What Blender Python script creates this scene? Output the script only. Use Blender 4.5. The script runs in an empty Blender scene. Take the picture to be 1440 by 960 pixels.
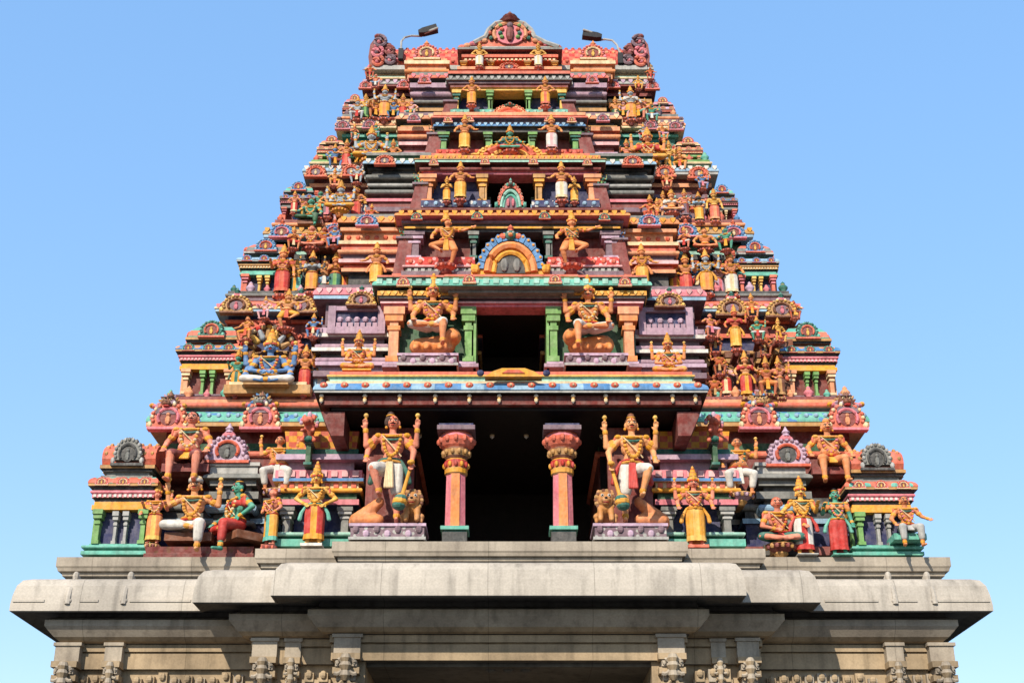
import bpy, math, random
from mathutils import Vector, Matrix
R = math.radians
random.seed(7)
sc = bpy.context.scene
COL = sc.collection

# ------------------------------------------------------------------ camera, sky, sun, exposure
F, TH, CAMY, CAMZ, CX = 1900.0, R(24), -22.0, 1.6, 717.0
cam = bpy.data.cameras.new("camera"); camo = bpy.data.objects.new("camera", cam); COL.objects.link(camo)
camo.location = (0, CAMY, CAMZ); camo.rotation_euler = (R(90) + TH, 0, 0)
cam.sensor_width = 36; cam.lens = 36 * F / 1440; cam.shift_x = 3 / 1440; cam.clip_end = 5000
sc.camera = camo
SUN_EL, SUN_AZ = R(35), R(22)            # azimuth: to the left of the camera's back
w = bpy.data.worlds.new("World"); sc.world = w; w.use_nodes = True
nt = w.node_tree; nt.nodes.clear()
sky = nt.nodes.new("ShaderNodeTexSky"); sky.sky_type = 'NISHITA'; sky.sun_disc = False
sky.sun_elevation = SUN_EL; sky.sun_rotation = R(180) + SUN_AZ
sky.air_density = 1.0; sky.dust_density = 0.3; sky.ozone_density = 3.0
bg = nt.nodes.new("ShaderNodeBackground"); bg.inputs[1].default_value = 0.14
wo = nt.nodes.new("ShaderNodeOutputWorld")
gm = nt.nodes.new("ShaderNodeGamma"); gm.inputs[1].default_value = .31; nt.links.new(sky.outputs[0], gm.inputs[0])
hs = nt.nodes.new("ShaderNodeHueSaturation"); hs.inputs['Hue'].default_value = .509; hs.inputs['Saturation'].default_value = 2.3; hs.inputs['Value'].default_value = 3.6; nt.links.new(gm.outputs[0], hs.inputs['Color'])
nt.links.new(hs.outputs[0], bg.inputs[0]); nt.links.new(bg.outputs[0], wo.inputs[0])
sl = bpy.data.lights.new("sun", 'SUN'); sl.energy = 4.3; sl.angle = R(0.5); sl.color = (1.0, 0.905, 0.76)
so = bpy.data.objects.new("sun", sl); COL.objects.link(so); so.location = (-10, -20, 40)
sdir = Vector((-math.sin(SUN_AZ) * math.cos(SUN_EL), -math.cos(SUN_AZ) * math.cos(SUN_EL), math.sin(SUN_EL)))
so.rotation_euler = sdir.to_track_quat('Z', 'Y').to_euler()
sc.view_settings.view_transform = 'Standard'; sc.view_settings.look = 'None'
sc.view_settings.exposure = 0.48; sc.view_settings.gamma = 1; sc.view_settings.use_curve_mapping = False

# ------------------------------------------------------------------ photo measurements -> metres
def W(px, py, Y):
    u = (px - CX) / F; v = (480 - py) / F
    t = (Y - CAMY) / (math.cos(TH) - v * math.sin(TH))
    return u * t, CAMZ + t * (math.sin(TH) + v * math.cos(TH))
def X(px, py, Y): return W(px, py, Y)[0]
def Z(py, Y): return W(CX, py, Y)[1]

# ------------------------------------------------------------------ materials
PAL = dict(salmon=(226,112,84), peach=(240,160,112), orange=(236,144,76), redorange=(222,98,66), red=(205,52,42),
    darkred=(118,42,34), maroon=(138,64,58), pink=(230,128,138), ltpink=(240,180,178), lavender=(178,144,160), lilac=(200,168,188), mauve=(126,100,110),
    teal=(104,184,162), dteal=(44,112,96), mint=(160,208,188), green=(120,168,92), dgreen=(46,92,58), navy=(48,52,96),
    blue=(80,138,190), ltblue=(150,186,210), gold=(238,164,44), yellow=(246,192,92), cream=(238,208,160), white=(228,220,208),
    grey=(128,128,122), ltgrey=(176,174,168), dgrey=(72,72,70), brown=(128,74,46), dbrown=(66,36,26), tan=(196,146,84), black=(14,13,13), deep_shade=(34,24,22),  # near-black before metal paints the missing light inside porch and openings
    skinorange=(232,144,86), skinsalmon=(234,140,108), skinyellow=(244,184,84), skinbrown=(196,98,52), skinpeach=(244,166,106), skinred=(214,96,54),
    skinblue=(96,140,190), skingreen=(72,160,132), skinsilver=(176,184,190), skindark=(70,60,58), lion=(206,140,76), metal=(40,40,44))
def lin(c):
    return tuple((v / 255 / 12.92) if v / 255 <= .04045 else ((v / 255 + .055) / 1.055) ** 2.4 for v in c)
GAIN = 0.84
_mats = {}
def M(key):
    """'teal'  or  'dots:red:cream:8' / 'stripe:..' / 'scale:..' / 'spot:..' : painted plaster, optionally with a painted pattern"""
    if key in _mats: return _mats[key]
    p = key.split(':')
    m = bpy.data.materials.new(key.replace(':', '_') + '_paint'); m.use_nodes = True
    t = m.node_tree; N = t.nodes; L = t.links; b = N['Principled BSDF']
    if key in STONES: return stone(key, m, t, b)
    def rgb(k): return tuple(v * GAIN for v in lin(PAL[k])) + (1,)
    tc = N.new('ShaderNodeTexCoord')
    if len(p) == 1:
        col = N.new('ShaderNodeRGB'); col.outputs[0].default_value = rgb(p[0]); cout = col.outputs[0]
    else:
        kind, c1, c2 = p[0], p[1], p[2]; k = float(p[3]) if len(p) > 3 else 8
        sep = N.new('ShaderNodeSeparateXYZ'); L.new(tc.outputs['Object'], sep.inputs[0])
        def sine(sock, f):
            a = N.new('ShaderNodeMath'); a.operation = 'MULTIPLY'; a.inputs[1].default_value = f * math.pi; L.new(sock, a.inputs[0])
            s = N.new('ShaderNodeMath'); s.operation = 'SINE'; L.new(a.outputs[0], s.inputs[0]); return s.outputs[0]
        def thr(sock, v):
            g = N.new('ShaderNodeMath'); g.operation = 'GREATER_THAN'; g.inputs[1].default_value = v; L.new(sock, g.inputs[0]); return g.outputs[0]
        if kind == 'stripe': fac = thr(sine(sep.outputs[0], k), 0.1)
        elif kind == 'scale':
            a = N.new('ShaderNodeMath'); a.operation = 'MULTIPLY'; L.new(sine(sep.outputs[0], k), a.inputs[0]); L.new(sine(sep.outputs[2], k * 1.3), a.inputs[1]); fac = thr(a.outputs[0], 0.0)
        elif kind == 'dots':
            a = N.new('ShaderNodeMath'); a.operation = 'MULTIPLY'; L.new(sine(sep.outputs[0], k), a.inputs[0]); L.new(sine(sep.outputs[2], k * 1.2), a.inputs[1])
            ab = N.new('ShaderNodeMath'); ab.operation = 'ABSOLUTE'; L.new(a.outputs[0], ab.inputs[0]); fac = thr(ab.outputs[0], 0.62)
        else:
            v = N.new('ShaderNodeTexVoronoi'); v.inputs['Scale'].default_value = k; L.new(tc.outputs['Object'], v.inputs['Vector'])
            g = N.new('ShaderNodeMath'); g.operation = 'LESS_THAN'; g.inputs[1].default_value = 0.34; L.new(v.outputs['Distance'], g.inputs[0]); fac = g.outputs[0]
        mx = N.new('ShaderNodeMix'); mx.data_type = 'RGBA'; L.new(fac, mx.inputs[0]); mx.inputs[6].default_value = rgb(c1); mx.inputs[7].default_value = rgb(c2); cout = mx.outputs[2]
    # weathering: blotches, fine grain, grime streaks
    n1 = N.new('ShaderNodeTexNoise'); n1.inputs['Scale'].default_value = 2.6; n1.inputs['Detail'].default_value = 6; n1.inputs['Roughness'].default_value = .65
    mp = N.new('ShaderNodeMapping'); mp.inputs['Scale'].default_value = (7, 7, 1.2); L.new(tc.outputs['Object'], mp.inputs[0])
    n2 = N.new('ShaderNodeTexNoise'); n2.inputs['Scale'].default_value = 1.6; n2.inputs['Detail'].default_value = 5; L.new(mp.outputs[0], n2.inputs[0])
    n3 = N.new('ShaderNodeTexNoise'); n3.inputs['Scale'].default_value = 16; n3.inputs['Detail'].default_value = 4
    L.new(tc.outputs['Object'], n1.inputs[0]); L.new(tc.outputs['Object'], n3.inputs[0])
    def ramp(sock, a, b_, lo, hi):
        r = N.new('ShaderNodeMapRange'); r.inputs[1].default_value = a; r.inputs[2].default_value = b_; r.inputs[3].default_value = lo; r.inputs[4].default_value = hi; L.new(sock, r.inputs[0]); return r.outputs[0]
    def mul(a, b_):
        q = N.new('ShaderNodeMath'); q.operation = 'MULTIPLY'; L.new(a, q.inputs[0]); L.new(b_, q.inputs[1]); return q.outputs[0]
    f = mul(mul(ramp(n1.outputs[0], .3, .7, .74, 1.12), ramp(n2.outputs[0], .32, .52, .74, 1.0)), ramp(n3.outputs[0], .3, .7, .86, 1.1))
    n4 = N.new('ShaderNodeTexNoise'); n4.inputs['Scale'].default_value = 5.5; n4.inputs['Detail'].default_value = 7; n4.inputs['Roughness'].default_value = .7; L.new(tc.outputs['Object'], n4.inputs[0])
    fade = N.new('ShaderNodeMix'); fade.data_type = 'RGBA'; L.new(ramp(n4.outputs[0], .4, .7, .0, .2), fade.inputs[0]); L.new(cout, fade.inputs[6]); fade.inputs[7].default_value = (.52, .46, .41, 1) if p[0] not in ('black','deep_shade','metal') else (.02,.02,.02,1)
    vm = N.new('ShaderNodeVectorMath'); vm.operation = 'SCALE'; L.new(fade.outputs[2], vm.inputs[0]); L.new(f, vm.inputs['Scale'])
    n5 = N.new('ShaderNodeTexNoise'); n5.inputs['Scale'].default_value = 9; n5.inputs['Detail'].default_value = 8; n5.inputs['Roughness'].default_value = .75; L.new(mp.outputs[0], n5.inputs[0])
    dirt = N.new('ShaderNodeMix'); dirt.data_type = 'RGBA'; L.new(ramp(n5.outputs[0], .58, .74, 0, .6), dirt.inputs[0]); L.new(vm.outputs[0], dirt.inputs[6]); dirt.inputs[7].default_value = (.035, .03, .026, 1)
    L.new(dirt.outputs[2], b.inputs['Base Color'])
    b.inputs['Roughness'].default_value = .62; b.inputs['Specular IOR Level'].default_value = .25
    bp = N.new('ShaderNodeBump'); bp.inputs['Strength'].default_value = .35; bp.inputs['Distance'].default_value = .02
    L.new(n3.outputs[0], bp.inputs['Height']); L.new(bp.outputs[0], b.inputs['Normal'])
    _mats[key] = m; return m
STONES = dict(asphalt=((.07,.068,.065),(.045,.045,.043)), stone_pale=((.44,.392,.328),(.32,.285,.24)), stone_tan=((.38,.285,.18),(.22,.165,.105)), stone_shaded=((.15,.138,.122),(.09,.083,.073)), stone_ledge=((.38,.325,.255),(.25,.21,.165)))  # grey soffit stone is darkened: eave shade put into its colour
def stone(key, m, t, b):
    N, L = t.nodes, t.links; a, c = STONES[key]
    tc = N.new('ShaderNodeTexCoord')
    n1 = N.new('ShaderNodeTexNoise'); n1.inputs['Scale'].default_value = .9; n1.inputs['Detail'].default_value = 8; n1.inputs['Roughness'].default_value = .6; L.new(tc.outputs['Object'], n1.inputs[0])
    mp = N.new('ShaderNodeMapping'); mp.inputs['Scale'].default_value = (5, 5, .5); L.new(tc.outputs['Object'], mp.inputs[0])
    n2 = N.new('ShaderNodeTexNoise'); n2.inputs['Scale'].default_value = 1.3; n2.inputs['Detail'].default_value = 6; L.new(mp.outputs[0], n2.inputs[0])
    n3 = N.new('ShaderNodeTexNoise'); n3.inputs['Scale'].default_value = 30; n3.inputs['Detail'].default_value = 4; L.new(tc.outputs['Object'], n3.inputs[0])
    cr = N.new('ShaderNodeValToRGB'); cr.color_ramp.elements[0].position = .36; cr.color_ramp.elements[1].position = .6
    cr.color_ramp.elements[0].color = c + (1,); cr.color_ramp.elements[1].color = a + (1,); L.new(n1.outputs[0], cr.inputs[0])
    # stone joints every ~1.6 m along x, as thin dark seams with an offset per noise
    sep = N.new('ShaderNodeSeparateXYZ'); L.new(tc.outputs['Object'], sep.inputs[0])
    ad = N.new('ShaderNodeMath'); ad.operation = 'MULTIPLY_ADD'; ad.inputs[1].default_value = .58; ad.inputs[2].default_value = .21; L.new(sep.outputs[0], ad.inputs[0])
    fr = N.new('ShaderNodeMath'); fr.operation = 'FRACT'; L.new(ad.outputs[0], fr.inputs[0])
    jn = N.new('ShaderNodeMath'); jn.operation = 'LESS_THAN'; jn.inputs[1].default_value = .008; L.new(fr.outputs[0], jn.inputs[0])
    def rng(s, a0, a1, lo, hi):
        r = N.new('ShaderNodeMapRange'); r.inputs[1].default_value = a0; r.inputs[2].default_value = a1; r.inputs[3].default_value = lo; r.inputs[4].default_value = hi; L.new(s, r.inputs[0]); return r.outputs[0]
    def mul(p, q):
        k = N.new('ShaderNodeMath'); k.operation = 'MULTIPLY'; L.new(p, k.inputs[0]); L.new(q, k.inputs[1]); return k.outputs[0]
    f = mul(mul(rng(n2.outputs[0], .3, .5, .72, 1.03), rng(n3.outputs[0], .3, .7, .9, 1.08)), rng(jn.outputs[0], 0, 1, 1, .68))
    vm = N.new('ShaderNodeVectorMath'); vm.operation = 'SCALE'; L.new(cr.outputs[0], vm.inputs[0]); L.new(f, vm.inputs['Scale']); L.new(vm.outputs[0], b.inputs['Base Color'])
    b.inputs['Roughness'].default_value = .85; b.inputs['Specular IOR Level'].default_value = .2
    bp = N.new('ShaderNodeBump'); bp.inputs['Strength'].default_value = .25; bp.inputs['Distance'].default_value = .01
    L.new(n3.outputs[0], bp.inputs['Height']); L.new(bp.outputs[0], b.inputs['Normal'])
    m.name = key; _mats[key] = m; return m

# ------------------------------------------------------------------ mesh builder
class MB:
    def __init__(s): s.v = []; s.f = []; s.m = []; s.names = []
    def mi(s, k):
        if k not in s.names: s.names.append(k)
        return s.names.index(k)
    def add(s, vs, fs, k):
        o = len(s.v); i = s.mi(k); s.v += [tuple(p) for p in vs]
        for f in fs: s.f.append(tuple(o + q for q in f)); s.m.append(i)
    def box(s, x0, x1, y0, y1, z0, z1, k):
        if x0 > x1: x0, x1 = x1, x0
        vs = [(x0,y0,z0),(x1,y0,z0),(x1,y1,z0),(x0,y1,z0),(x0,y0,z1),(x1,y0,z1),(x1,y1,z1),(x0,y1,z1)]
        s.add(vs, [(0,1,5,4),(1,2,6,5),(2,3,7,6),(3,0,4,7),(4,5,6,7),(3,2,1,0)], k)
    def lathe(s, c, prof, k, n=12, sq=1.0, sy=None):
        """prof: (r, z) from the bottom up; k a material or a list, one per segment"""
        vs = []; cx, cy, cz = c; sy = sq if sy is None else sy
        for r, z in prof:
            for j in range(n):
                a = 2 * math.pi * (j + .5) / n; vs.append((cx + r * math.cos(a), cy + r * sy * math.sin(a), cz + z))
        for i in range(len(prof) - 1):
            kk = k if isinstance(k, str) else k[i % len(k)]
            o = s.mi(kk); b = len(s.v)
            for j in range(n):
                q = (j + 1) % n; s.f.append((b + i*n + j, b + i*n + q, b + (i+1)*n + q, b + (i+1)*n + j)); s.m.append(o)
        b = len(s.v); s.v += vs
        kk = k if isinstance(k, str) else k[0]; ke = k if isinstance(k, str) else k[-1]
        if prof[0][0] > 1e-4: s.f.append(tuple(b + j for j in range(n))[::-1]); s.m.append(s.mi(kk))
        if prof[-1][0] > 1e-4: s.f.append(tuple(b + (len(prof)-1)*n + j for j in range(n))); s.m.append(s.mi(ke))
    def sweep(s, outline, prof, bottom=None, top=None):
        """closed rectilinear outline (ccw), prof: list of (offset, z, material of the face above)"""
        n = len(outline); nor = []
        for i in range(n):
            p, q = outline[i], outline[(i+1) % n]; d = Vector((q[0]-p[0], q[1]-p[1])).normalized(); nor.append(Vector((d.y, -d.x)))
        b = len(s.v)
        for off, z, _ in prof:
            for i in range(n):
                a = nor[i-1]; c = nor[i]; o = (a + c) * off if abs(a.dot(c)) < .5 else a * off
                s.v.append((outline[i][0] + o.x, outline[i][1] + o.y, z))
        for i in range(len(prof) - 1):
            k = s.mi(prof[i][2])
            for j in range(n):
                q = (j+1) % n; s.f.append((b+i*n+j, b+i*n+q, b+(i+1)*n+q, b+(i+1)*n+j)); s.m.append(k)
        if bottom: s.f.append(tuple(b + j for j in range(n))[::-1]); s.m.append(s.mi(bottom))
        if top: s.f.append(tuple(b + (len(prof)-1)*n + j for j in range(n))); s.m.append(s.mi(top))
    def capsule(s, p0, r0, p1, r1, k, n=10, flat=1.0):
        p0 = Vector(p0); p1 = Vector(p1); d = (p1 - p0)
        if d.length < 1e-6: d = Vector((0,0,1e-4))
        d.normalize(); u = d.orthogonal().normalized(); w_ = d.cross(u)
        rings = [(p0 - d*r0*math.sin(a), r0*math.cos(a)) for a in (R(80), R(50), R(20))] + [(p1 + d*r1*math.sin(a), r1*math.cos(a)) for a in (R(-5) if False else 0, R(30), R(60), R(82))]
        rings.insert(3, (p0, r0)); vs = []
        for c, r in rings:
            for j in range(n):
                a = 2*math.pi*j/n; vs.append(c + u*(r*math.cos(a)) + w_*(r*math.sin(a)*flat))
        m = len(rings); fs = [(i*n+j, i*n+(j+1)%n, (i+1)*n+(j+1)%n, (i+1)*n+j) for i in range(m-1) for j in range(n)]
        fs += [tuple(range(n))[::-1], tuple((m-1)*n + j for j in range(n))]
        s.add(vs, fs, k)
    def ball(s, c, r, k, n=10, m=7):
        rx, ry, rz = (r, r, r) if not hasattr(r, '__len__') else r
        vs = [(c[0], c[1], c[2]-rz)]
        for i in range(1, m):
            t = math.pi * i / m
            for j in range(n):
                a = 2*math.pi*j/n; vs.append((c[0]+rx*math.sin(t)*math.cos(a), c[1]+ry*math.sin(t)*math.sin(a), c[2]-rz*math.cos(t)))
        vs.append((c[0], c[1], c[2]+rz)); fs = []
        for j in range(n): fs.append((0, 1+(j+1)%n, 1+j)); fs.append((len(vs)-1, 1+(m-2)*n+j, 1+(m-2)*n+(j+1)%n))
        for i in range(m-2):
            for j in range(n): fs.append((1+i*n+j, 1+i*n+(j+1)%n, 1+(i+1)*n+(j+1)%n, 1+(i+1)*n+j))
        s.add(vs, fs, k)
    def tube(s, pts, r, k, n=6, closed=False):
        pts = [Vector(p) for p in pts]; m = len(pts); vs = []
        for i, p in enumerate(pts):
            a = pts[(i-1) % m] if (closed or i > 0) else p; b = pts[(i+1) % m] if (closed or i < m-1) else p
            d = (b - a).normalized(); u = d.orthogonal().normalized() if abs(d.z) > .9 else d.cross(Vector((0,0,1))).normalized(); w_ = d.cross(u)
            for j in range(n): t = 2*math.pi*j/n; vs.append(p + u*r*math.cos(t) + w_*r*math.sin(t))
        fs = [(i*n+j, i*n+(j+1)%n, ((i+1)%m)*n+(j+1)%n, ((i+1)%m)*n+j) for i in range(m if closed else m-1) for j in range(n)]
        if not closed: fs += [tuple(range(n))[::-1], tuple((m-1)*n+j for j in range(n))]
        s.add(vs, fs, k)
    def prism(s, pts, y0, y1, k, kside=None):
        """pts: (x, z) outline, extruded from y0 (front) to y1"""
        n = len(pts); vs = [(x, y0, z) for x, z in pts] + [(x, y1, z) for x, z in pts]
        s.add(vs, [tuple(range(n)), tuple(range(2*n-1, n-1, -1))], k)
        s.add(vs, [(i, n+i, n+(i+1)%n, (i+1)%n) for i in range(n)], kside or k)
    def row(s, x0, x1, y, z, size, gap, k, shape='box'):
        """a row of small carved studs along a front edge"""
        n = max(1, int((x1-x0)/(size+gap))); st = (x1-x0)/n
        for i in range(n):
            c = x0 + st*(i+.5); h = size/2
            if shape == 'ball': s.ball((c, y, z), (h, h*.8, h), k, 6, 4)
            elif shape == 'petal': s.prism([(c-h, z+h), (c-h*.9, z), (c, z-h*1.2), (c+h*.9, z), (c+h, z+h)], y-h*.6, y+h, k)
            else: s.box(c-h, c+h, y-h*.7, y+h, z-h, z+h, k)
    def mesh(s, name):
        me = bpy.data.meshes.new(name); me.from_pydata(s.v, [], s.f)
        for k in s.names: me.materials.append(M(k))
        me.polygons.foreach_set('material_index', s.m); me.update(); return me
    def build(s, name, parent=None, smooth=False):
        me = s.mesh(name)
        import bmesh
        bm = bmesh.new(); bm.from_mesh(me); bmesh.ops.recalc_face_normals(bm, faces=bm.faces[:]); bm.to_mesh(me); bm.free()
        if smooth: me.shade_smooth()
        return link(name, me, parent)
def link(name, me, parent=None):
    o = bpy.data.objects.new(name, me); COL.objects.link(o)
    if parent is not None: o.parent = parent
    return o
def tag(o, label=None, cat=None, group=None, kind=None):
    if label: o['label'] = label
    if cat: o['category'] = cat
    if group: o['group'] = group
    if kind: o['kind'] = kind
    return o
def empty(name, loc=(0,0,0), rz=0):
    o = bpy.data.objects.new(name, None); COL.objects.link(o); o.location = loc; o.rotation_euler = (0,0,rz); o.empty_display_size = .2; return o

# courses: (height weight, projection, shape, material[, studs material, stud shape])
def courses(z0, z1, cs):
    tot = sum(c[0] for c in cs); z = z0; pr = []
    for c in cs:
        h = (z1-z0)*c[0]/tot; p = c[1]; sh = c[2]; k = c[3]
        if sh == 'flat': q = [(p,0),(p,1)]
        elif sh == 'round': q = [(p-.4*h,0)] + [(p-.4*h+.5*h*math.sin(t*math.pi/6), .5-.5*math.cos(t*math.pi/6)) for t in range(1,6)] + [(p-.4*h,1)]
        elif sh == 'kapota': q = [(p-.02,0),(p,.04),(p,.2),(p*.93,.45),(p*.74,.72),(p*.45,.94),(p*.4,1)]
        elif sh == 'cyma': q = [(p*.25,0),(p*.35,.25),(p*.8,.6),(p,.75),(p,1)]
        elif sh == 'taper': q = [(p,0),(p,.15),(p*.2,1)]
        for off, t in q: pr.append((off, z + t*h, k))
        z += h
    # the horizontal joint faces take the colour of the projecting neighbour
    return pr
def rect(x0, x1, y0, y1): return [(x0,y0),(x1,y0),(x1,y1),(x0,y1)]
def plan(half, yb):
    """half: (x_left, x_right, Y) from the middle outward"""
    L_ = []; Rr = []
    for i, (xl, xr, y) in enumerate(half):
        if i: L_.append((half[i-1][0], y)); Rr.append((half[i-1][1], y))
        L_.append((xl, y)); Rr.append((xr, y))
    return L_[::-1] + Rr + [(half[-1][1], yb), (half[-1][0], yb)]
def stack(mb, x0, x1, y0, yb, z0, z1, cs):
    if x0 > x1: x0, x1 = x1, x0
    mb.sweep(rect(x0, x1, y0, yb), courses(z0, z1, cs), cs[0][3], cs[-1][3])
    tot = sum(c[0] for c in cs); z = z0
    for c in cs:
        h = (z1-z0)*c[0]/tot
        if len(c) > 4:
            sz = min(h*.75, .11); mb.row(x0 - c[1]*.8, x1 + c[1]*.8, y0 - c[1] + (.0 if c[2] != 'kapota' else c[1]*.12), z + h*.5, sz, sz*.7, c[4], c[5] if len(c) > 5 else 'box')
            z2 = z + h*.5; n = max(1, int((yb-y0)/(sz*1.7)))
            if yb - y0 < 1.6:
                for sx in (x0 - c[1], x1 + c[1]):
                    for i in range(n): yy = y0 + (yb-y0)*(i+.5)/n; mb.box(sx-.02, sx+.02, yy-sz/2, yy+sz/2, z2-sz/2, z2+sz/2, c[4])
        z += h
def bay(mb, pa, pb, py0, py1, Y, depth, cs):
    """a projecting stack of courses measured in the photo: from column pa to pb, rows py0 (foot) to py1 (top), front at depth Y"""
    stack(mb, X(pa, py0, Y), X(pb, py0, Y), Y, Y + depth, Z(py0, Y), Z(py1, Y), cs)

# ================================================================== SETTING
g = MB(); g.box(-900, 900, -900, 900, -.5, 0, 'asphalt'); tag(g.build('ground'), kind='structure')

# ------------------------------------------------------------------ stone gateway under the tower
gate = tag(empty('stone_gateway', (0, 1, 0)), 'pale granite gateway storey with stepped curved eaves under the coloured tower', 'gateway')
def local(o, p): o.location = (-p.location.x, -p.location.y, -p.location.z); return o
LED = [(X(467,763,0), X(967,763,0), 0.0), (X(359,772,.45), X(1076,772,.45), .45), (X(80,783,1.0), X(1336,783,1.0), 1.0)]
mb = MB(); mb.sweep(plan(LED, 12), [(-.22,7.30,'stone_ledge'),(-.18,7.37,'stone_ledge'),(-.1,7.43,'stone_ledge'),(-.09,7.49,'stone_ledge'),(-.035,7.5,'stone_ledge'),(-.02,7.55,'stone_ledge'),(0,7.58,'stone_ledge'),(0,7.74,'stone_ledge')], None, 'stone_ledge')
local(mb.build('ledge', gate), gate)
KAP = [(X(380,837,-.5)+.5, X(1050,837,-.5)-.5, .0), (X(270,848,-.02)+.5, X(1155,848,-.02)-.5, .48), (X(12,863,.6)+.5, X(1398,863,.6)-.5, 1.1)]
mb = MB(); mb.sweep(plan(KAP, 12), [(.05,7.33,'stone_pale'),(.26,7.31,'stone_pale'),(.38,7.26,'stone_pale'),(.45,7.15,'stone_pale'),(.485,6.98,'stone_pale'),(.5,6.82,'stone_pale'),(.5,6.71,'stone_shaded'),(.47,6.69,'stone_shaded'),(.43,6.72,'stone_shaded'),(.3,6.78,'stone_shaded'),(.12,6.78,'stone_shaded'),(-.42,6.78,'stone_shaded'),(-.42,6.9,'stone_shaded')], None, None)
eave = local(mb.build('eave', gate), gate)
# raised bands and string lines on the outer eaves
for px in (100, 178, 1255, 1310):
    mb = MB(); x = X(px, 830, .7)
    mb.tube([(x, 1.1-off-.0, z) for off, z in [(.12,7.36),(.24,7.29),(.36,7.2),(.44,7.08),(.485,6.95),(.5,6.82)]], .05, 'stone_pale', 8)
    mb.ball((x, .86, 7.36), (.06,.06,.09), 'stone_pale', 8, 6); mb.ball((x, .62, 6.88), (.075,.06,.05), 'stone_pale', 8, 6); local(mb.build('eave_ornament', gate), gate)
for a, b in ((18,62),(112,138),(182,268),(1160,1235),(1262,1290),(1318,1392)):
    mb = MB(); x0, x1 = X(a, 850, .62), X(b, 850, .62); mb.box(x0, x1, .585, .64, 6.86, 6.90, 'stone_pale'); local(mb.build('eave_string_line', gate), gate)
WAL = [(x0+.28, x1-.28, y+dy) for (x0, x1, y), dy in zip(KAP, (.34,.2,.03))]
mb = MB(); mb.sweep(plan(WAL, 12), [(-.05,6.28,'stone_tan'),(.03,6.3,'stone_tan'),(.11,6.36,'stone_ledge'),(.2,6.46,'stone_ledge'),(.25,6.52,'stone_ledge'),(.25,6.62,'stone_shaded'),(.1,6.7,'stone_shaded'),(.05,6.85,'stone_shaded')], 'stone_shaded')
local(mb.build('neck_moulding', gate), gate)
DO = [(X(512,920,.3), X(918,920,.3), 3.2)]
def dwall(off): return DO + [(a+off, b-off, y+off) for a, b, y in WAL]
mb = MB()
mb.sweep(plan([(a, b, y) for a, b, y in WAL], 12), [(-.12,5.86,'stone_tan'),(-.12,6.12,'stone_tan'),(-.16,6.12,'stone_tan'),(-.16,6.15,'stone_tan'),(-.09,6.15,'stone_tan'),(-.09,6.27,'stone_tan'),(-.2,6.29,'stone_tan')], 'stone_shaded')
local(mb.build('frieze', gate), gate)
mb = MB(); mb.sweep(plan(dwall(.22), 12), [(0,0,'stone_tan'),(0,5.86,'stone_tan')]); local(mb.build('wall', gate), gate)
mb = MB(); mb.box(DO[0][0]-.1, DO[0][1]+.1, .7, 3.3, 5.80, 5.857, 'stone_shaded')
for x in (X(690,930,.5), X(740,930,.5), X(715,930,.5)): mb.ball((x, 1.0, 5.8), (.1,.1,.05), 'stone_shaded', 8, 6)
local(mb.build('lintel', gate), gate)
def pil(px, wpx, Y):
    Y += .3 if 480 < px < 950 else .17 if 340 < px < 1090 else -.02
    x = X(px, 915, Y); hw = wpx / 82 / 2; m = MB()
    m.box(x-hw, x+hw, Y-.02, Y+.4, 5.95, 6.22, 'stone_ledge'); m.box(x-hw*1.15, x+hw*1.15, Y-.05, Y+.4, 6.22, 6.275, 'stone_ledge')
    # carved bracket: a rearing beast over stepped corbels
    for q in range(5): ww = hw*(1.05, .8, 1.0, .7, .9)[q]; z1_ = 5.948-.11*q; m.box(x-ww, x+ww, Y-.0-.03*(4-q), Y+.4, z1_-.1, z1_, 'stone_ledge' if q % 2 else 'stone_tan')
    for sx in (-1, 1):
        m.tube([(x+sx*hw*(.55+.62*t*math.cos(5.2*t)), Y-.1-.02*t, 5.78+hw*.85*t*math.sin(5.2*t)) for t in [q/13 for q in range(14)]], hw*.16, 'stone_ledge', 6)
        m.tube([(x+sx*hw*(.5+.5*t*math.cos(5.2*t)), Y-.08-.02*t, 5.58+hw*.7*t*math.sin(5.2*t)) for t in [q/13 for q in range(14)]], hw*.14, 'stone_tan', 6)
    m.lathe((x, Y-.13, 0), [(hw*.12,5.5),(hw*.4,5.58),(hw*.3,5.66),(hw*.5,5.74),(hw*.34,5.8),(hw*.45,5.86),(hw*.3,5.93)], ['stone_tan','stone_ledge'], 10)
    m.box(x-hw*.75, x+hw*.75, Y+.02, Y+.4, 0.6, 5.5, 'stone_tan'); m.box(x-hw*1.1, x+hw*1.1, Y-.06, Y+.4, 0, .6, 'stone_tan')
    local(m.build('pilaster', gate), gate)
for px, wp, Y in ((95,34,1.12),(160,24,1.12),(372,34,.55),(412,22,.6),(488,36,.1),(944,36,.1),(1010,20,.6),(1052,30,.55),(1258,24,1.12),(1324,34,1.12)): pil(px, wp, Y)
for a, b, Y in (   # carved blocks between the brackets
    (110,145,1.3),(185,345,1.3),(425,465,.75),(975,1030,.75),(1075,1235,1.3),(1280,1318,1.3)):
    mb = MB(); n = max(2, int((b-a)/17)); mb.box(X(a,950,Y), X(b,950,Y), Y, Y+.12, 5.5, 5.6, 'stone_tan')
    for i in range(n):
        x = X(a + (b-a)*(i+.5)/n, 950, Y); h = random.uniform(.08,.2)
        mb.box(x-.075, x+.075, Y-.03, Y+.1, 5.56, 5.62+h, random.choice(('stone_tan','stone_ledge'))); mb.ball((x, Y-.04, 5.62+h*.6), (.06,.06,.07), 'stone_tan', 7, 5)
    local(mb.build('carved_frieze', gate), gate)

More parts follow.
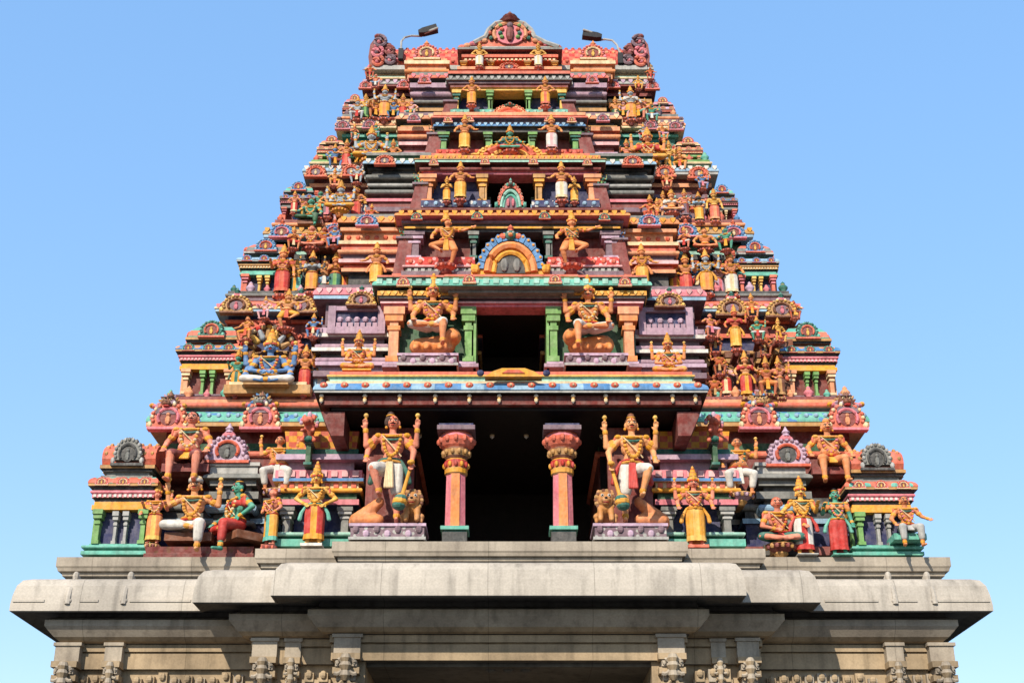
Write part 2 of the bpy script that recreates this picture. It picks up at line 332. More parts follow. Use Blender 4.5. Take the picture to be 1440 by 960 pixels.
# ================================================================== TOWER
tower = tag(empty('temple_tower', (0, 6, 7.74)), 'tall tapering tower of painted storeys crowded with bright mouldings, shrines and arches', 'temple tower')
def part(mb, name, parent=None, smooth=False):
    o = mb.build(name, parent or tower, smooth)
    if (parent or tower) is tower: local(o, tower)
    return o
YM = 12.6
def kudu_mesh(name, A, B, C, D, E, Fn, fin=True, wings=True):
    """horseshoe arch ornament, 1 wide, foot at z=0, facing -y"""
    m = MB(); pts = []
    if wings: pts += [(.5,0),(.52,.06),(.47,.13)]
    n = 22
    for i in range(n+1):
        a = R(-28 + 236*i/n); r = .40 + .03*math.cos(i*math.pi)
        pts.append((r*math.cos(a)*1.08, .30 + r*math.sin(a)*.92))
    if wings: pts += [(-.47,.13),(-.52,.06),(-.5,0)]
    m.prism(pts, -.07, .14, A)
    for i in range(13):
        a = R(-20 + 220*i/12); m.ball((.36*math.cos(a)*1.08, -.085, .30 + .36*math.sin(a)*.92), (.05,.045,.05), B if i % 2 else A, 6, 5)
    m.tube([(.25*math.cos(R(-35+250*i/14)), -.1, .27 + .23*math.sin(R(-35+250*i/14))) for i in range(15)], .042, C)
    m.prism([(.2*math.cos(2*math.pi*i/14), .26 + .2*math.sin(2*math.pi*i/14)) for i in range(14)], -.085, .0, D)
    m.ball((0,-.1,.2), (.07,.05,.12), E, 7, 5); m.ball((0,-.11,.34), (.05,.045,.05), E, 7, 5)
    for sx in (-1,1): m.ball((sx*.44,-.07,.1), (.07,.05,.08), B, 6, 5)
    m.box(-.5,.5,-.09,.14,-.03,.035, C)
    if fin:
        m.ball((0,-.05,.69), (.13,.08,.1), Fn[0], 8, 6); m.lathe((0,-.05,.73), [(.1,0),(.07,.05),(.1,.1),(.05,.16),(.025,.22),(0,.26)], Fn[1], 8)
        for sx in (-1,1): m.ball((sx*.11,-.07,.66), (.05,.05,.05), Fn[2], 6, 5)
    me = m.mesh(name); me.shade_smooth() if False else None
    return me
KM = {
 't1': kudu_mesh('horseshoe_arch', 'salmon','cream','pink','maroon','peach',('lavender','brown','white')),
 't2': kudu_mesh('horseshoe_arch', 'tan','yellow','brown','mauve','pink',('pink','dteal','white')),
 't3': kudu_mesh('horseshoe_arch', 'blue','ltblue','pink','maroon','cream',('salmon','skinred','pink')),
 't4': kudu_mesh('horseshoe_arch', 'salmon','peach','redorange','mauve','cream',('redorange','salmon','cream'), False),
 't5': kudu_mesh('horseshoe_arch', 'mauve','lilac','pink','maroon','grey',('peach','salmon','white'), False),
 't6': kudu_mesh('horseshoe_arch', 'pink','lilac','salmon','maroon','grey',('peach','salmon','white'), False),
 'lav': kudu_mesh('horseshoe_arch', 'lilac','lavender','redorange','dgrey','grey',('pink','lilac','pink')),
 'grey': kudu_mesh('horseshoe_arch', 'grey','ltgrey','dgrey','dgrey','grey',('grey','grey','ltgrey'), False, False),
 'mini': kudu_mesh('horseshoe_arch', 'salmon','pink','cream','maroon','yellow',('pink','pink','pink'), False),
 'minib': kudu_mesh('horseshoe_arch', 'blue','ltblue','redorange','maroon','yellow',('pink','pink','pink'), False),
 'minig': kudu_mesh('horseshoe_arch', 'dteal','teal','salmon','maroon','yellow',('pink','pink','pink'), False),
}
def kudu(kind, px, py0, wpx, Y, parent, hs=1.0, rz=0):
    """py0 = row of the foot"""
    x, z = W(px, py0, Y); wd = wpx * (Y - CAMY) / math.cos(TH) / F * .93
    o = link('horseshoe_arch', KM[kind], parent); o.location = (x, Y, z) if parent.parent is None else (x, Y, z)
    o.scale = (wd, wd, wd*hs); o.rotation_euler = (0, 0, rz); return o

# ---- main wall of each storey: (name, photo columns at its cornice, depth, opening, rows)
TIER = []; EDGE = []; TOPS = []
def tier(i, pl, pr, Yw, open_px, Yrec, py0, pyl, lower, upper, pyt):
    """wall with a recess for the opening up to row pyl, then lintel and cornice up to pyt"""
    m = MB(); mp = max(c[1] for c in upper); xl, xr = X(pl, pyl, Yw-mp) + mp, X(pr, pyl, Yw-mp) - mp; half = [(xl, xr, Yw)]
    xo0, xo1 = X(open_px[0], py0, Yw-.8), X(open_px[1], py0, Yw-.8)
    z0, zl, zt = Z(py0, Yw), Z(pyl, Yw), Z(pyt, Yw)
    m.sweep(plan([(xo0, xo1, Yrec)] + half, YM - Yw), courses(z0, zl, lower), None, None)
    # cornice, one ring round the whole storey
    m.sweep(plan(half, YM - Yw), courses(zl, zt, upper), upper[0][3], upper[-1][3])
    tot = sum(c[0] for c in upper); z = zl
    for c in upper:
        h = (zt-zl)*c[0]/tot
        if len(c) > 4: sz = min(.1, h*.7); m.row(xl-c[1], xr+c[1], Yw-c[1]+(.02 if c[2]=='kapota' else 0), z+h*.5, sz, sz*.8, c[4], c[5] if len(c) > 5 else 'box')
        z += h
    o = part(m, 'storey'); TIER.append(o); EDGE.append((xl-mp, xr+mp)); TOPS.append((xl-upper[-1][1]+.1, xr+upper[-1][1]-.1)); return o
# inner dark lining of the openings comes from the recess; its shade is painted on as near-black
t1 = tier(1, 203, 1225, 2.15, (577,850), 5.2, 783, 607,
     [(6,.1,'flat','maroon'),(30,0,'flat','navy'),(6,.08,'flat','ltgrey'),(20,0,'flat','dgrey'),(14,.05,'flat','maroon'),(40,0,'flat','darkred'),(8,.06,'round','salmon'),(10,0,'flat','dgreen'),(14,.0,'flat','darkred')],
     [(6,.32,'flat','tan'),(22,.33,'kapota','spot:teal:blue:5','ltblue','ball'),(6,.06,'flat','mauve'),(9,.18,'round','salmon'),(5,.14,'flat','peach'),(6,.1,'flat','maroon')], 560)
t2 = tier(2, 300, 1130, 2.95, (669,768), 4.8, 562, 446,
     [(8,.12,'flat','mauve'),(6,.06,'round','lavender'),(50,0,'flat','darkred'),(6,.08,'round','tan'),(18,0,'flat','navy'),(6,.1,'flat','salmon'),(16,.02,'flat','maroon'),(6,.1,'round','redorange'),(6,.05,'flat','navy')],
     [(4,.28,'flat','ltblue'),(9,.3,'kapota','cream','pink','petal'),(10,.2,'kapota','salmon'),(6,.1,'flat','mauve'),(5,.14,'round','grey'),(5,.1,'flat','dgrey')], 412)
t3 = tier(3, 368, 1062, 3.55, (665,772), 5.2, 416, 342,
     [(6,.12,'flat','lilac'),(5,.06,'round','ltgrey'),(26,0,'flat','dteal'),(5,.08,'round','teal'),(10,0,'flat','dgreen'),(5,.1,'flat','mint'),(10,.02,'flat','dgreen'),(4,.05,'flat','black')],
     [(4,.28,'flat','ltblue'),(13,.3,'kapota','tan','gold','petal'),(5,.1,'flat','dgrey'),(5,.15,'round','peach'),(6,.1,'flat','maroon')], 312)
t4 = tier(4, 424, 1012, 4.15, (684,753), 5.6, 314, 253,
     [(6,.1,'flat','ltpink'),(5,.05,'round','lilac'),(20,0,'flat','mauve'),(5,.08,'round','mint'),(10,0,'flat','maroon'),(5,.1,'flat','peach'),(8,.02,'flat','darkred')],
     [(4,.24,'flat','ltgrey'),(11,.26,'kapota','ltblue','white','petal'),(5,.1,'flat','dgreen'),(4,.14,'round','cream'),(4,.1,'flat','green')], 228)
t5 = tier(5, 470, 965, 4.7, (694,742), 6.0, 240, 187,
     [(5,.1,'flat','ltblue'),(4,.05,'round','ltgrey'),(20,0,'flat','mauve'),(4,.08,'round','mint'),(10,0,'flat','dteal'),(4,.08,'flat','teal'),(4,0,'flat','black')],
     [(3,.22,'flat','cream'),(10,.24,'kapota','peach','cream','petal'),(5,.1,'flat','mauve'),(4,.12,'round','peach'),(4,.1,'flat','grey')], 164)
t6 = tier(6, 507, 925, 5.2, (690,740), 6.2, 178, 128,
     [(5,.1,'flat','grey'),(4,.05,'round','dgrey'),(18,0,'flat','dgreen'),(4,.06,'round','gold'),(8,0,'flat','black'),(4,.08,'flat','maroon'),(6,.02,'flat','maroon')],
     [(3,.2,'flat','maroon'),(10,.22,'kapota','ltgrey','lilac','petal'),(4,.08,'flat','dgrey'),(4,.12,'round','cream'),(4,.06,'flat','mint'),(8,.0,'flat','cream'),(4,.16,'flat','ltgrey')], 100)

# kudus on the cornices: (tier object, kind, (column, row), width, depth)
for o, kind, Y, wd, hs, spots in (
   (t1,'t1',1.78,60,1.0,[(236,603),(366,603),(1068,603),(1192,604)]),
   (t2,'t2',2.62,50,.85,[(332,440),(422,440),(1030,444),(1100,446)]),
   (t3,'t3',3.22,40,.8,[(396,334),(470,333),(965,333),(1032,335)]),
   (t4,'t4',3.88,36,.85,[(444,249),(494,248),(935,249),(983,251)]),
   (t5,'t5',4.45,26,.9,[(482,182),(950,183),(520,181),(915,182)]),
   (t6,'t6',4.97,24,.9,[(505,125),(568,124),(862,124),(922,126)])):
    for px, py in spots:
        k = kudu(kind, px, py, wd, Y, o, hs); e0, e1 = EDGE[TIER.index(o)]; hw = k.scale.x*.5; k.location.x = min(max(k.location.x, e0+hw-.05), e1-hw+.05)
# the same on the flanks, so the storeys carry on round the corner
for o, kind, Y, py, wd in ((t1,'t1',2.15,603,52),(t2,'t2',2.95,440,50),(t3,'t3',3.55,334,40),(t4,'t4',4.15,249,36),(t5,'t5',4.7,182,26)):
    for sx, x in ((-1, EDGE[TIER.index(o)][0]), (1, EDGE[TIER.index(o)][1])):
        for yy in (4.6, 8.0):
            k = link('horseshoe_arch', KM[kind], o); k.location = (x-sx*.08, yy, Z(py, Y)); s_ = wd*.0135; k.scale = (s_,)*3; k.rotation_euler = (0,0,R(90)*sx)

# ------------------------------------------------------------------ corner shrines
def pilaster(m, x, w_, y0, y1, z0, z1, k, kc=None):
    kc = kc or k; h = z1-z0
    m.box(x-w_*.7, x+w_*.7, y0-.03, y1, z0, z0+h*.1, kc); m.box(x-w_*.45, x+w_*.45, y0, y1, z0+h*.1, z0+h*.58, k)
    m.box(x-w_*.6, x+w_*.6, y0-.025, y1, z0+h*.58, z0+h*.66, kc); m.box(x-w_*.4, x+w_*.4, y0-.01, y1, z0+h*.66, z0+h*.74, k)
    m.box(x-w_*.85, x+w_*.85, y0-.05, y1, z0+h*.74, z0+h*.86, kc); m.box(x-w_*1.0, x+w_*1.0, y0-.075, y1, z0+h*.86, z0+h, k)
def corner(pa, pb, py0, py1, Y, depth, P, roof_kind, kmini):
    """P: base, column, column cap, niche, inner column, architrave, frieze, frieze studs, cornice, lip, neck, roof, roof stud"""
    m = MB(); x0, x1 = X(pa, py0, Y), X(pb, py0, Y); z0, z1 = Z(py0, Y), Z(py1, Y); H = z1-z0; w_ = x1-x0; pj = min(1, w_/1.15); zz = lambda t: z0 + H*t; yb = Y + depth
    stack(m, x0, x1, Y, yb, z0, zz(.1), [(3,.1,'flat',P[0]),(2,.02,'flat',P[0]),(3,.1,'round',P[0]),(2,.0,'flat',P[0])])
    m.box(x0+.03, x1-.03, Y+.14, yb-.02, zz(.1), zz(.42), P[3])
    for t in (.1,.9): pilaster(m, x0+w_*t, w_*.09, Y, Y+.4, zz(.1), zz(.385), P[1], P[2])
    for t in (.41,.59): pilaster(m, x0+w_*t, w_*.055, Y+.03, Y+.3, zz(.1), zz(.37), P[4], P[4])
    for s_ in (x0, x1): m.box(s_-.02, s_+.02, Y+.15, Y+.35, zz(.1), zz(.385), P[1]); m.box(s_-.02, s_+.02, yb-.3, yb-.1, zz(.1), zz(.385), P[1])
    stack(m, x0, x1, Y, yb, zz(.385), zz(.66), [(4,.03,'flat',P[5]),(3,.0,'flat',P[5]),(3,-.02,'flat','dgrey'),(3,.05*pj,'flat',P[6],P[7],'box'),(3,.08*pj,'round',P[6]),(3,.04*pj,'flat','dgrey'),(2,.15*pj*pj,'flat',P[9]),(6,.16*pj*pj,'kapota',P[8])])
    stack(m, x0+.1, x1-.1, Y+.1, yb-.1, zz(.66), zz(.78), [(3,.06,'flat','grey'),(4,-.02,'flat',P[10]),(2,.04,'flat','dgrey'),(3,.09,'flat',P[9])])
    o = part(m, 'corner_shrine')
    n = 3
    for i in range(n):
        k = link('horseshoe_arch', KM[kmini], o); k.location = (x0 + w_*(.12+.76*i/(n-1)), Y-.14*pj*pj, zz(.585)); s_ = w_*.24; k.scale = (s_, s_*.8, s_*.9)
    for i in range(2):
        for sx, xx in ((-1,x0-.13*pj*pj),(1,x1+.13*pj*pj)):
            k = link('horseshoe_arch', KM[kmini], o); k.location = (xx, Y+depth*(.3+.4*i), zz(.585)); s_ = w_*.24; k.scale = (s_, s_*.8, s_*.9); k.rotation_euler = (0,0,R(90)*sx)
    r = MB(); cx, cy = (x0+x1)/2, (Y+yb)/2; hr = H*.26; a = w_/2-.02; b = depth/2-.05
    if roof_kind == 'barrel':
        vs = []; nn = 14
        for xx in (cx-a, cx+a):
            for i in range(nn+1):
                t = R(-25 + 230*i/nn); vs.append((xx, cy - b*1.02*math.cos(t), zz(.78) + hr*.32 + hr*.62*math.sin(t)))
        fs = [(i, i+1, nn+2+i, nn+1+i) for i in range(nn)] + [tuple(range(nn+1)), tuple(range(2*nn+1, nn, -1))]
        r.add(vs, fs, P[11])
        for q in range(3): r.row(cx-a, cx+a, cy - b*1.0*math.cos(R(5+q*26)), zz(.78)+hr*(.36+.6*math.sin(R(5+q*26))), .08, .05, P[12] if q % 2 else P[9], 'ball')
    else:
        r.lathe((cx, cy, zz(.78)), [(a*1.3,0),(a*1.36,hr*.12),(a*1.25,hr*.4),(a*.95,hr*.68),(a*.5,hr*.86),(a*.3,hr*.95)], [P[11],P[12],P[11],P[9],P[11]], 4, 1.0, b/a)
        r.lathe((cx, cy, zz(.78)+hr*.93), [(a*.3,0),(a*.16,hr*.08),(a*.26,hr*.16),(a*.12,hr*.27),(0,hr*.4)], P[9], 8)
    ro = part(r, 'shrine_roof', o)
    k = link('horseshoe_arch', KM['grey' if roof_kind == 'barrel' else kmini], o); s_ = w_*(.58 if roof_kind == 'barrel' else .5); k.location = (cx, cy-b-.06, zz(.775)); k.scale = (s_, s_*.9, hr*1.35 if roof_kind=='barrel' else hr*1.1)
    for sx in (-1,1):
        k = link('horseshoe_arch', KM['mini'], o); k.location = (cx+sx*(a+.03), cy, zz(.78)); k.scale = (w_*.5,)*3; k.rotation_euler = (0,0,R(90)*sx)
    return o
PC1 = ['teal','green','green','navy','ltgrey','gold','pink','white','dots:salmon:teal:4','tan','grey','salmon','peach']
corner(123, 204, 781, 618, 1.2, 1.35, PC1, 'barrel', 'mini'); corner(1206, 1290, 782, 626, 1.2, 1.35, PC1, 'barrel', 'mini')
PC2 = ['mauve','peach','cream','darkred','green','gold','pink','ltpink','dots:blue:orange:5','tan','brown','teal','salmon']
corner(250, 326, 566, 448, 2.25, 1.2, PC2, 'dome', 'minig'); corner(1110, 1180, 568, 450, 2.25, 1.2, PC2, 'dome', 'minig')
PC3 = ['grey','salmon','pink','navy','yellow','teal','tan','cream','ltblue','ltgrey','dteal','salmon','grey']
corner(336, 400, 421, 334, 3.0, 1.0, PC3, 'dome', 'minib'); corner(1040, 1095, 422, 336, 3.0, 1.0, PC3, 'dome', 'minib')
PC4 = ['maroon','salmon','pink','maroon','cream','grey','maroon','pink','dots:grey:blue:6','grey','tan','tan','teal']
corner(394, 438, 318, 254, 3.6, .9, PC4, 'dome', 'minib'); corner(1000, 1038, 320, 258, 3.6, .9, PC4, 'dome', 'minib')
PC5 = ['dgreen','peach','cream','dgrey','salmon','green','salmon','cream','peach','cream','green','salmon','peach']
corner(446, 482, 240, 190, 4.2, .8, PC5, 'dome', 'mini'); corner(952, 988, 240, 192, 4.2, .8, PC5, 'dome', 'mini')
PC6 = ['grey','peach','pink','dgrey','ltgrey','maroon','salmon','maroon','dots:lilac:white:7','lilac','grey','grey','pink']
corner(482, 512, 178, 132, 4.75, .7, PC6, 'dome', 'mini'); corner(919, 949, 180, 136, 4.75, .7, PC6, 'dome', 'mini')

LEAF = {}
for k_ in ('salmon','peach','pink','dteal','tan','blue','teal','mauve','lilac','grey'):
    m = MB(); m.lathe((0,0,0), [(.07,0),(.05,.03),(.095,.07),(.1,.11),(.06,.16),(.04,.175),(.05,.2),(0,.25)], [k_,k_,k_,k_,'gold',k_,k_], 9, 1, .8); LEAF[k_] = m.mesh('leaf_finial'); LEAF[k_].shade_smooth()
# half columns along the flank walls and leaf antefixes along the cornice tops
for o, Y, pf, pt, spans, ka, kb in ((t2,2.78,556,496,((336,438),(998,1104)),'brown','tan'),(t3,3.4,412,360,((404,478),(955,1036)),'dgrey','salmon'),(t4,4.0,312,276,((440,514),(920,998)),'mauve','peach'),(t5,4.56,238,204,((484,558),(874,950)),'dteal','green'),(t6,5.07,176,142,((512,576),(856,918)),'tan','gold')):
    for a, b in spans:
        for q in range(5):
            m = MB(); pilaster(m, X(a+(b-a)*(q+.5)/5, pf, Y), .1, Y, Y+.25, Z(pf,Y), Z(pt,Y), ka, kb); part(m, 'half_column', o)
for o, Y, kk in ((t1,2.15,('teal','peach','pink')),(t2,2.95,('dteal','lilac','pink')),(t3,3.55,('salmon','blue','pink')),(t4,4.15,('salmon','teal','peach')),(t5,4.7,('mauve','peach','lilac')),(t6,5.2,('pink','tan','grey'))):
    e0, e1 = EDGE[TIER.index(o)]; zt_ = max(v.co.z for v in o.data.vertices); n = int((e1-e0)/.36); a0, a1 = TOPS[TIER.index(o)]; pts_ = [(a0+(a1-a0)*q/n, Y-.03) for q in range(n+1)]
    n = int((YM-2*Y)/.5); pts_ += [(x, Y+.35+(YM-2*Y-.7)*q/n) for x in (a0, a1) for q in range(n+1)]
    for q, (x, y) in enumerate(pts_):
        l = link('leaf_finial', LEAF[kk[q % 3]], o); l.location = (x, y, zt_); h = 1.0 if q % 2 else .72; l.scale = (h, h, h)

# ------------------------------------------------------------------ storey one: bays beside the porch
B1 = [(9,.12,'flat','teal'),(4,.02,'flat','dteal'),(5,.12,'round','mint'),(36,-.25,'flat','navy'),(7,.05,'flat','pink'),(8,.0,'flat','dgreen'),(6,.1,'round','gold'),(8,.03,'flat','cream','salmon','box'),(4,.12,'flat','blue'),(11,.09,'flat','pink','ltpink','box'),(14,-.08,'flat','lavender'),(7,.1,'flat','lilac'),(9,-.02,'taper','dteal'),(24,-.05,'taper','scale:redorange:gold:7')]
for pa, pb in ((388,498),(928,1038)):
    m = MB(); bay(m, pa, pb, 770, 606, 1.05, 1.2, B1)
    Y = 1.05
    for px in ((pa+14), (pb-14)): pilaster(m, X(px,750,Y), .14, Y-.02, Y+.3, Z(752,Y), Z(714,Y), 'grey', 'ltgrey')
    part(m, 'wall_bay')
G1 = [(14,.05,'flat','dgrey'),(26,-.15,'flat','navy'),(8,.06,'round','grey'),(10,-.05,'flat','dgrey'),(12,.08,'round','ltblue'),(6,-.04,'flat','dgrey'),(10,.12,'flat','grey'),(10,-.05,'flat','dgrey'),(8,.05,'flat','grey'),(9,.16,'kapota','grey'),(10,.06,'flat','ltgrey'),(5,.1,'flat','ltgrey')]
for pa, pb, pyk in ((290,349,650),(1078,1138,655)):
    m = MB(); bay(m, pa, pb, 781, 652, 1.5, .9, G1)
    o = part(m, 'wall_shrine'); k = kudu('lav', (pa+pb)/2, pyk, 64, 1.42, o, .95)
for pa, pb in ((205,382),(1052,1206)):   # dark red plinths and slate courses behind the seated groups
    m = MB(); bay(m, pa, pb, 784, 700, 1.7, .6, [(10,.2,'flat','maroon'),(30,0,'flat','navy'),(6,.06,'flat','ltblue'),(10,0,'flat','dgrey'),(8,.08,'round','grey'),(8,0,'flat','dgrey')]); part(m, 'wall_bay')
m = MB(); bay(m, 201, 356, 785, 768, 1.04, .8, [(8,.0,'flat','darkred'),(10,-.03,'taper','spot:maroon:brown:9')]); part(m, 'plinth')

# ------------------------------------------------------------------ porch
porch = MB(); Y0 = -.05
zx = lambda py, Y=Y0: Z(py, Y)
xl, xr = X(440,548,Y0), X(997,551,Y0)
porch.sweep(rect(xl+.3, xr-.3, Y0+.3, 5.3), courses(zx(551), zx(515), [(3,.28,'flat','ltgrey'),(16,.3,'kapota','stripe:blue:ltblue:2.3'),(4,.1,'flat','cream','white','box'),(7,.05,'flat','mint'),(3,.1,'round','yellow'),(6,.06,'flat','salmon')]), 'deep_shade', 'salmon')
nsp = 19
for i in range(nsp):
    x = xl + (xr-xl)*(i+.5)/nsp; zc = zx(541); porch.ball((x, Y0+.02, zc), (.075,.05,.06), 'redorange', 7, 5)
    porch.ball((x, Y0+.0, zc), (.03,.05,.03), 'cream', 6, 4)
po = part(porch, 'porch_roof')
m = MB()
m.box(xl+.12, xr-.12, Y0+.16, Y0+.3, zx(564), zx(551)-.003, 'darkred'); 
for sx, x in ((1, xl+.12), (-1, xr-.12)): m.box(x, x+sx*.14, Y0+.3, 2.2, zx(564), zx(551)-.003, 'darkred'); m.prism([(x, zx(570)), (x+sx*.42, zx(570)), (x+sx*.42, zx(604)), (x+sx*.2, zx(604))][::sx], .25, 2.1, 'darkred')
m.box(xl+.3, xr-.3, Y0+.3, 5.2, zx(564)-.06, zx(564)+.02, 'deep_shade')
m.box(X(596,590,1.6), X(832,590,1.6), 1.6, 1.9, Z(597,1.6), Z(580,1.6), 'deep_shade')
part(m, 'porch_beam', po)
bud = MB(); bud.lathe((0,0,0), [(0,-.14),(.03,-.11),(.035,-.06),(.02,-.04),(.045,-.01),(.03,.03)], ['white','cream','gold','cream'], 8); bme = bud.mesh('hanging_bud')
for px in (452,513,562,612,660,702,754,806,852,897,946,978):
    o = link('hanging_bud', bme, po); o.location = (X(px,557,Y0+.1), Y0+.12, zx(553))
for px in (692,740,590,846):
    o = link('hanging_bud', bme, po); o.location = (X(px,612,1.5), 1.5, Z(603,1.5)); o.scale = (1.4,1.4,1.4)
# columns
for px in (640, 792):
    m = MB(); Yc = .45; x, zb = X(px, 700, Yc-.2), 7.742; z = lambda py: Z(py, Yc-.22)
    m.box(x-.21, x+.21, Yc-.21, Yc+.21, zb, z(747), 'dgrey'); m.box(x-.19, x+.19, Yc-.19, Yc+.19, z(747), z(744), 'dteal'); m.box(x-.24, x+.24, Yc-.24, Yc+.24, z(744), z(739), 'teal')
    w_ = .175; zs0, zs1 = z(739), z(664)
    m.lathe((x,Yc,0), [(w_*1.07,zs0),(w_*1.0,zs1)], ['pink'], 8); 
    o = part(m, 'column'); m = MB()
    # painted front facet, standing a little proud of the shaft
    m.prism([(x-.078,zs0),(x+.078,zs0),(x+.072,zs1),(x-.072,zs1)], Yc-w_*.985-.012, Yc-w_*.8, 'orange')
    part(m, 'front_facet', o); m = MB()
    m.lathe((x,Yc,0), [(.175,z(664)),(.2,z(662)),(.2,z(656)),(.18,z(654)),(.2,z(648)),(.2,z(644)),(.175,z(642)),(.21,z(638)),(.24,z(630)),(.23,z(627)),(.27,z(624)),(.31,z(618)),(.31,z(613)),(.28,z(609)),(.27,z(606))],
            ['tan','gold','tan','redorange','red','gold','brown','tan','brown','salmon','salmon','redorange','pink','salmon'], 16)
    for j in range(12):
        a = 2*math.pi*j/12; m.ball((x+.205*math.cos(a), Yc+.205*math.sin(a), z(650)), (.035,.035,.055), 'red' if j%2 else 'gold', 6, 5); m.ball((x+.3*math.cos(a), Yc+.3*math.sin(a), z(616)), (.05,.05,.065), 'salmon', 6, 5); m.ball((x+.23*math.cos(a+.26), Yc+.23*math.sin(a+.26), z(633)), (.04,.04,.05), 'tan', 6, 5)
    m.box(x-.33, x+.33, Yc-.33, Yc+.33, z(606), z(600), 'mauve'); m.box(x-.2,x+.2,Yc+.3,Yc+.6,z(600)-.02, zx(564)-.05, 'deep_shade'); m.box(x-.3,x+.3,Yc-.3,Yc+.34,z(600),z(597),'navy')
    part(m, 'capital', o, False)
# red slabs behind the guardians and the inner side walls
for pa, pb in ((512,580),(857,920)):
    m = MB(); x0, x1 = X(pa,740,1.0), X(pb,740,1.0); zt = Z(602,1.0)
    m.box(x0, x1, .98, 1.15, 7.742, zt, 'maroon'); m.box(x0+.12, x1-.12, .95, .98, 7.9, zt-.12, 'darkred')
    m.box(x0+.05, x1-.05, 1.15, 5.2, 7.742, zt+.5, 'deep_shade')
    part(m, 'back_slab')
m = MB(); x0, x1 = X(577,783,1.35), X(850,783,1.35); m.box(x0-.3, x1+.3, 5.12, 5.22, 7.7, 11, 'deep_shade'); m.box(x0-.3, x0-.02, 2.1, 5.15, 7.742, 10.9, 'deep_shade'); m.box(x1+.02, x1+.3, 2.1, 5.15, 7.742, 10.9, 'deep_shade'); part(m, 'porch_inner_wall')

# ------------------------------------------------------------------ middle bays of storeys two to six
def middle(pl, pr, ol, orr, Y, py0, pyb, pyl, pyt, base, lint, panel, pils, dep, jamb):
    m = MB(); yb = Y + dep; pieces = ((pl, ol), (orr, pr))
    for a, b in pieces:
        x0, x1 = X(a, py0, Y), X(b, py0, Y)
        stack(m, x0, x1, Y, yb, Z(py0,Y), Z(pyb,Y), base)
        m.box(x0+.02, x1-.02, Y+.3, yb, Z(pyb,Y)-.02, Z(pyl,Y)+.02, panel)
    x0, x1 = X(pl, pyl, Y), X(pr, pyl, Y)
    stack(m, x0, x1, Y, yb, Z(pyl,Y), Z(pyt,Y), lint)
    o = part(m, 'middle_bay')
    for px, wpx, k, kc in pils:
        q = MB(); x = X(px, pyl, Y); pilaster(q, x, wpx*(Y-CAMY)/math.cos(TH)/F, Y+.02, Y+.32, Z(pyb,Y), Z(pyl,Y)-.004, k, kc); part(q, 'pilaster', o)
    q = MB()     # jambs, and near-black boxes that paint the unlit inside of the opening
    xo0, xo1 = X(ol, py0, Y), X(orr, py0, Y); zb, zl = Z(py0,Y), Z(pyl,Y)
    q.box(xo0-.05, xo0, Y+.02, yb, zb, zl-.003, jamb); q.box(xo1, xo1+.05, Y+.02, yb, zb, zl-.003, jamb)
    q.box(xo0-.1, xo1+.1, yb+.9, yb+1.0, zb-.3, zl+.3, 'deep_shade'); q.box(xo0-.06, xo1+.06, Y+.35, yb+.9, zl-.02, zl-.005, 'deep_shade'); q.box(xo0-.1, xo0-.06, Y+.4, yb+.9, zb-.3, zl+.3, 'deep_shade'); q.box(xo1+.06, xo1+.1, Y+.4, yb+.9, zb-.3, zl+.3, 'deep_shade'); q.box(xo0, xo1, Y+.34, yb+.9, zb-.12, zb, 'deep_shade')
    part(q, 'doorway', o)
    return o
m2 = middle(541, 899, 669, 769, 1.6, 517, 508, 432, 392,
    [(6,.05,'flat','lavender'),(5,.0,'flat','lilac')],
    [(4,.02,'flat','pink'),(3,.08,'flat','ltpink'),(5,.0,'flat','mauve'),(3,.1,'flat','grey'),(8,.14,'flat','gold','yellow','petal'),(5,.06,'flat','dgrey'),(14,.24,'kapota','teal','mint','box'),(4,.1,'flat','grey'),(3,.16,'flat','salmon')],
    'dgreen', [(555,15,'peach','orange'),(883,15,'peach','orange'),(659,11,'green','green'),(778,11,'green','green')], 1.5, 'green')
m = MB(); bay(m, 632, 806, 412, 389, 1.34, .5, [(4,.02,'flat','grey'),(14,.2,'kapota','teal','mint','box'),(3,.06,'flat','cream'),(3,.1,'flat','salmon')]); part(m, 'canopy', m2)
m3 = middle(573, 868, 664, 774, 2.45, 391, 363, 326, 297,
    [(6,.12,'flat','mauve'),(6,.04,'flat','grey','ltgrey','box'),(3,.1,'round','ltpink'),(12,.05,'spot:redorange:ltpink:9','x') if False else (12,.05,'flat','spot:red:ltpink:9','salmon','ball')],
    [(4,.0,'flat','dgrey'),(4,.06,'flat','gold'),(4,.02,'flat','grey'),(5,.12,'round','mauve'),(3,.08,'flat','pink'),(12,.26,'kapota','orange','gold','petal'),(5,.08,'flat','maroon'),(4,.14,'flat','darkred')],
    'darkred', [(583,15,'mauve','lilac'),(858,15,'mauve','lilac'),(666,8,'grey','dteal'),(771,8,'grey','dteal')], 1.3, 'dgrey')
m4 = middle(597, 838, 684, 753, 3.15, 299, 284, 246, 222,
    [(3,.1,'flat','maroon'),(4,.05,'round','maroon'),(12,.08,'flat','spot:navy:white:8','ltblue','ball')],
    [(4,.02,'flat','pink'),(6,.1,'round','maroon'),(4,.04,'flat','darkred'),(4,.2,'flat','mint'),(5,.22,'kapota','tan'),(7,.1,'flat','orange','gold','petal')],
    'navy', [(602,13,'peach','orange'),(833,13,'peach','orange'),(678,9,'tan','gold'),(758,9,'tan','gold')], 1.1, 'tan')
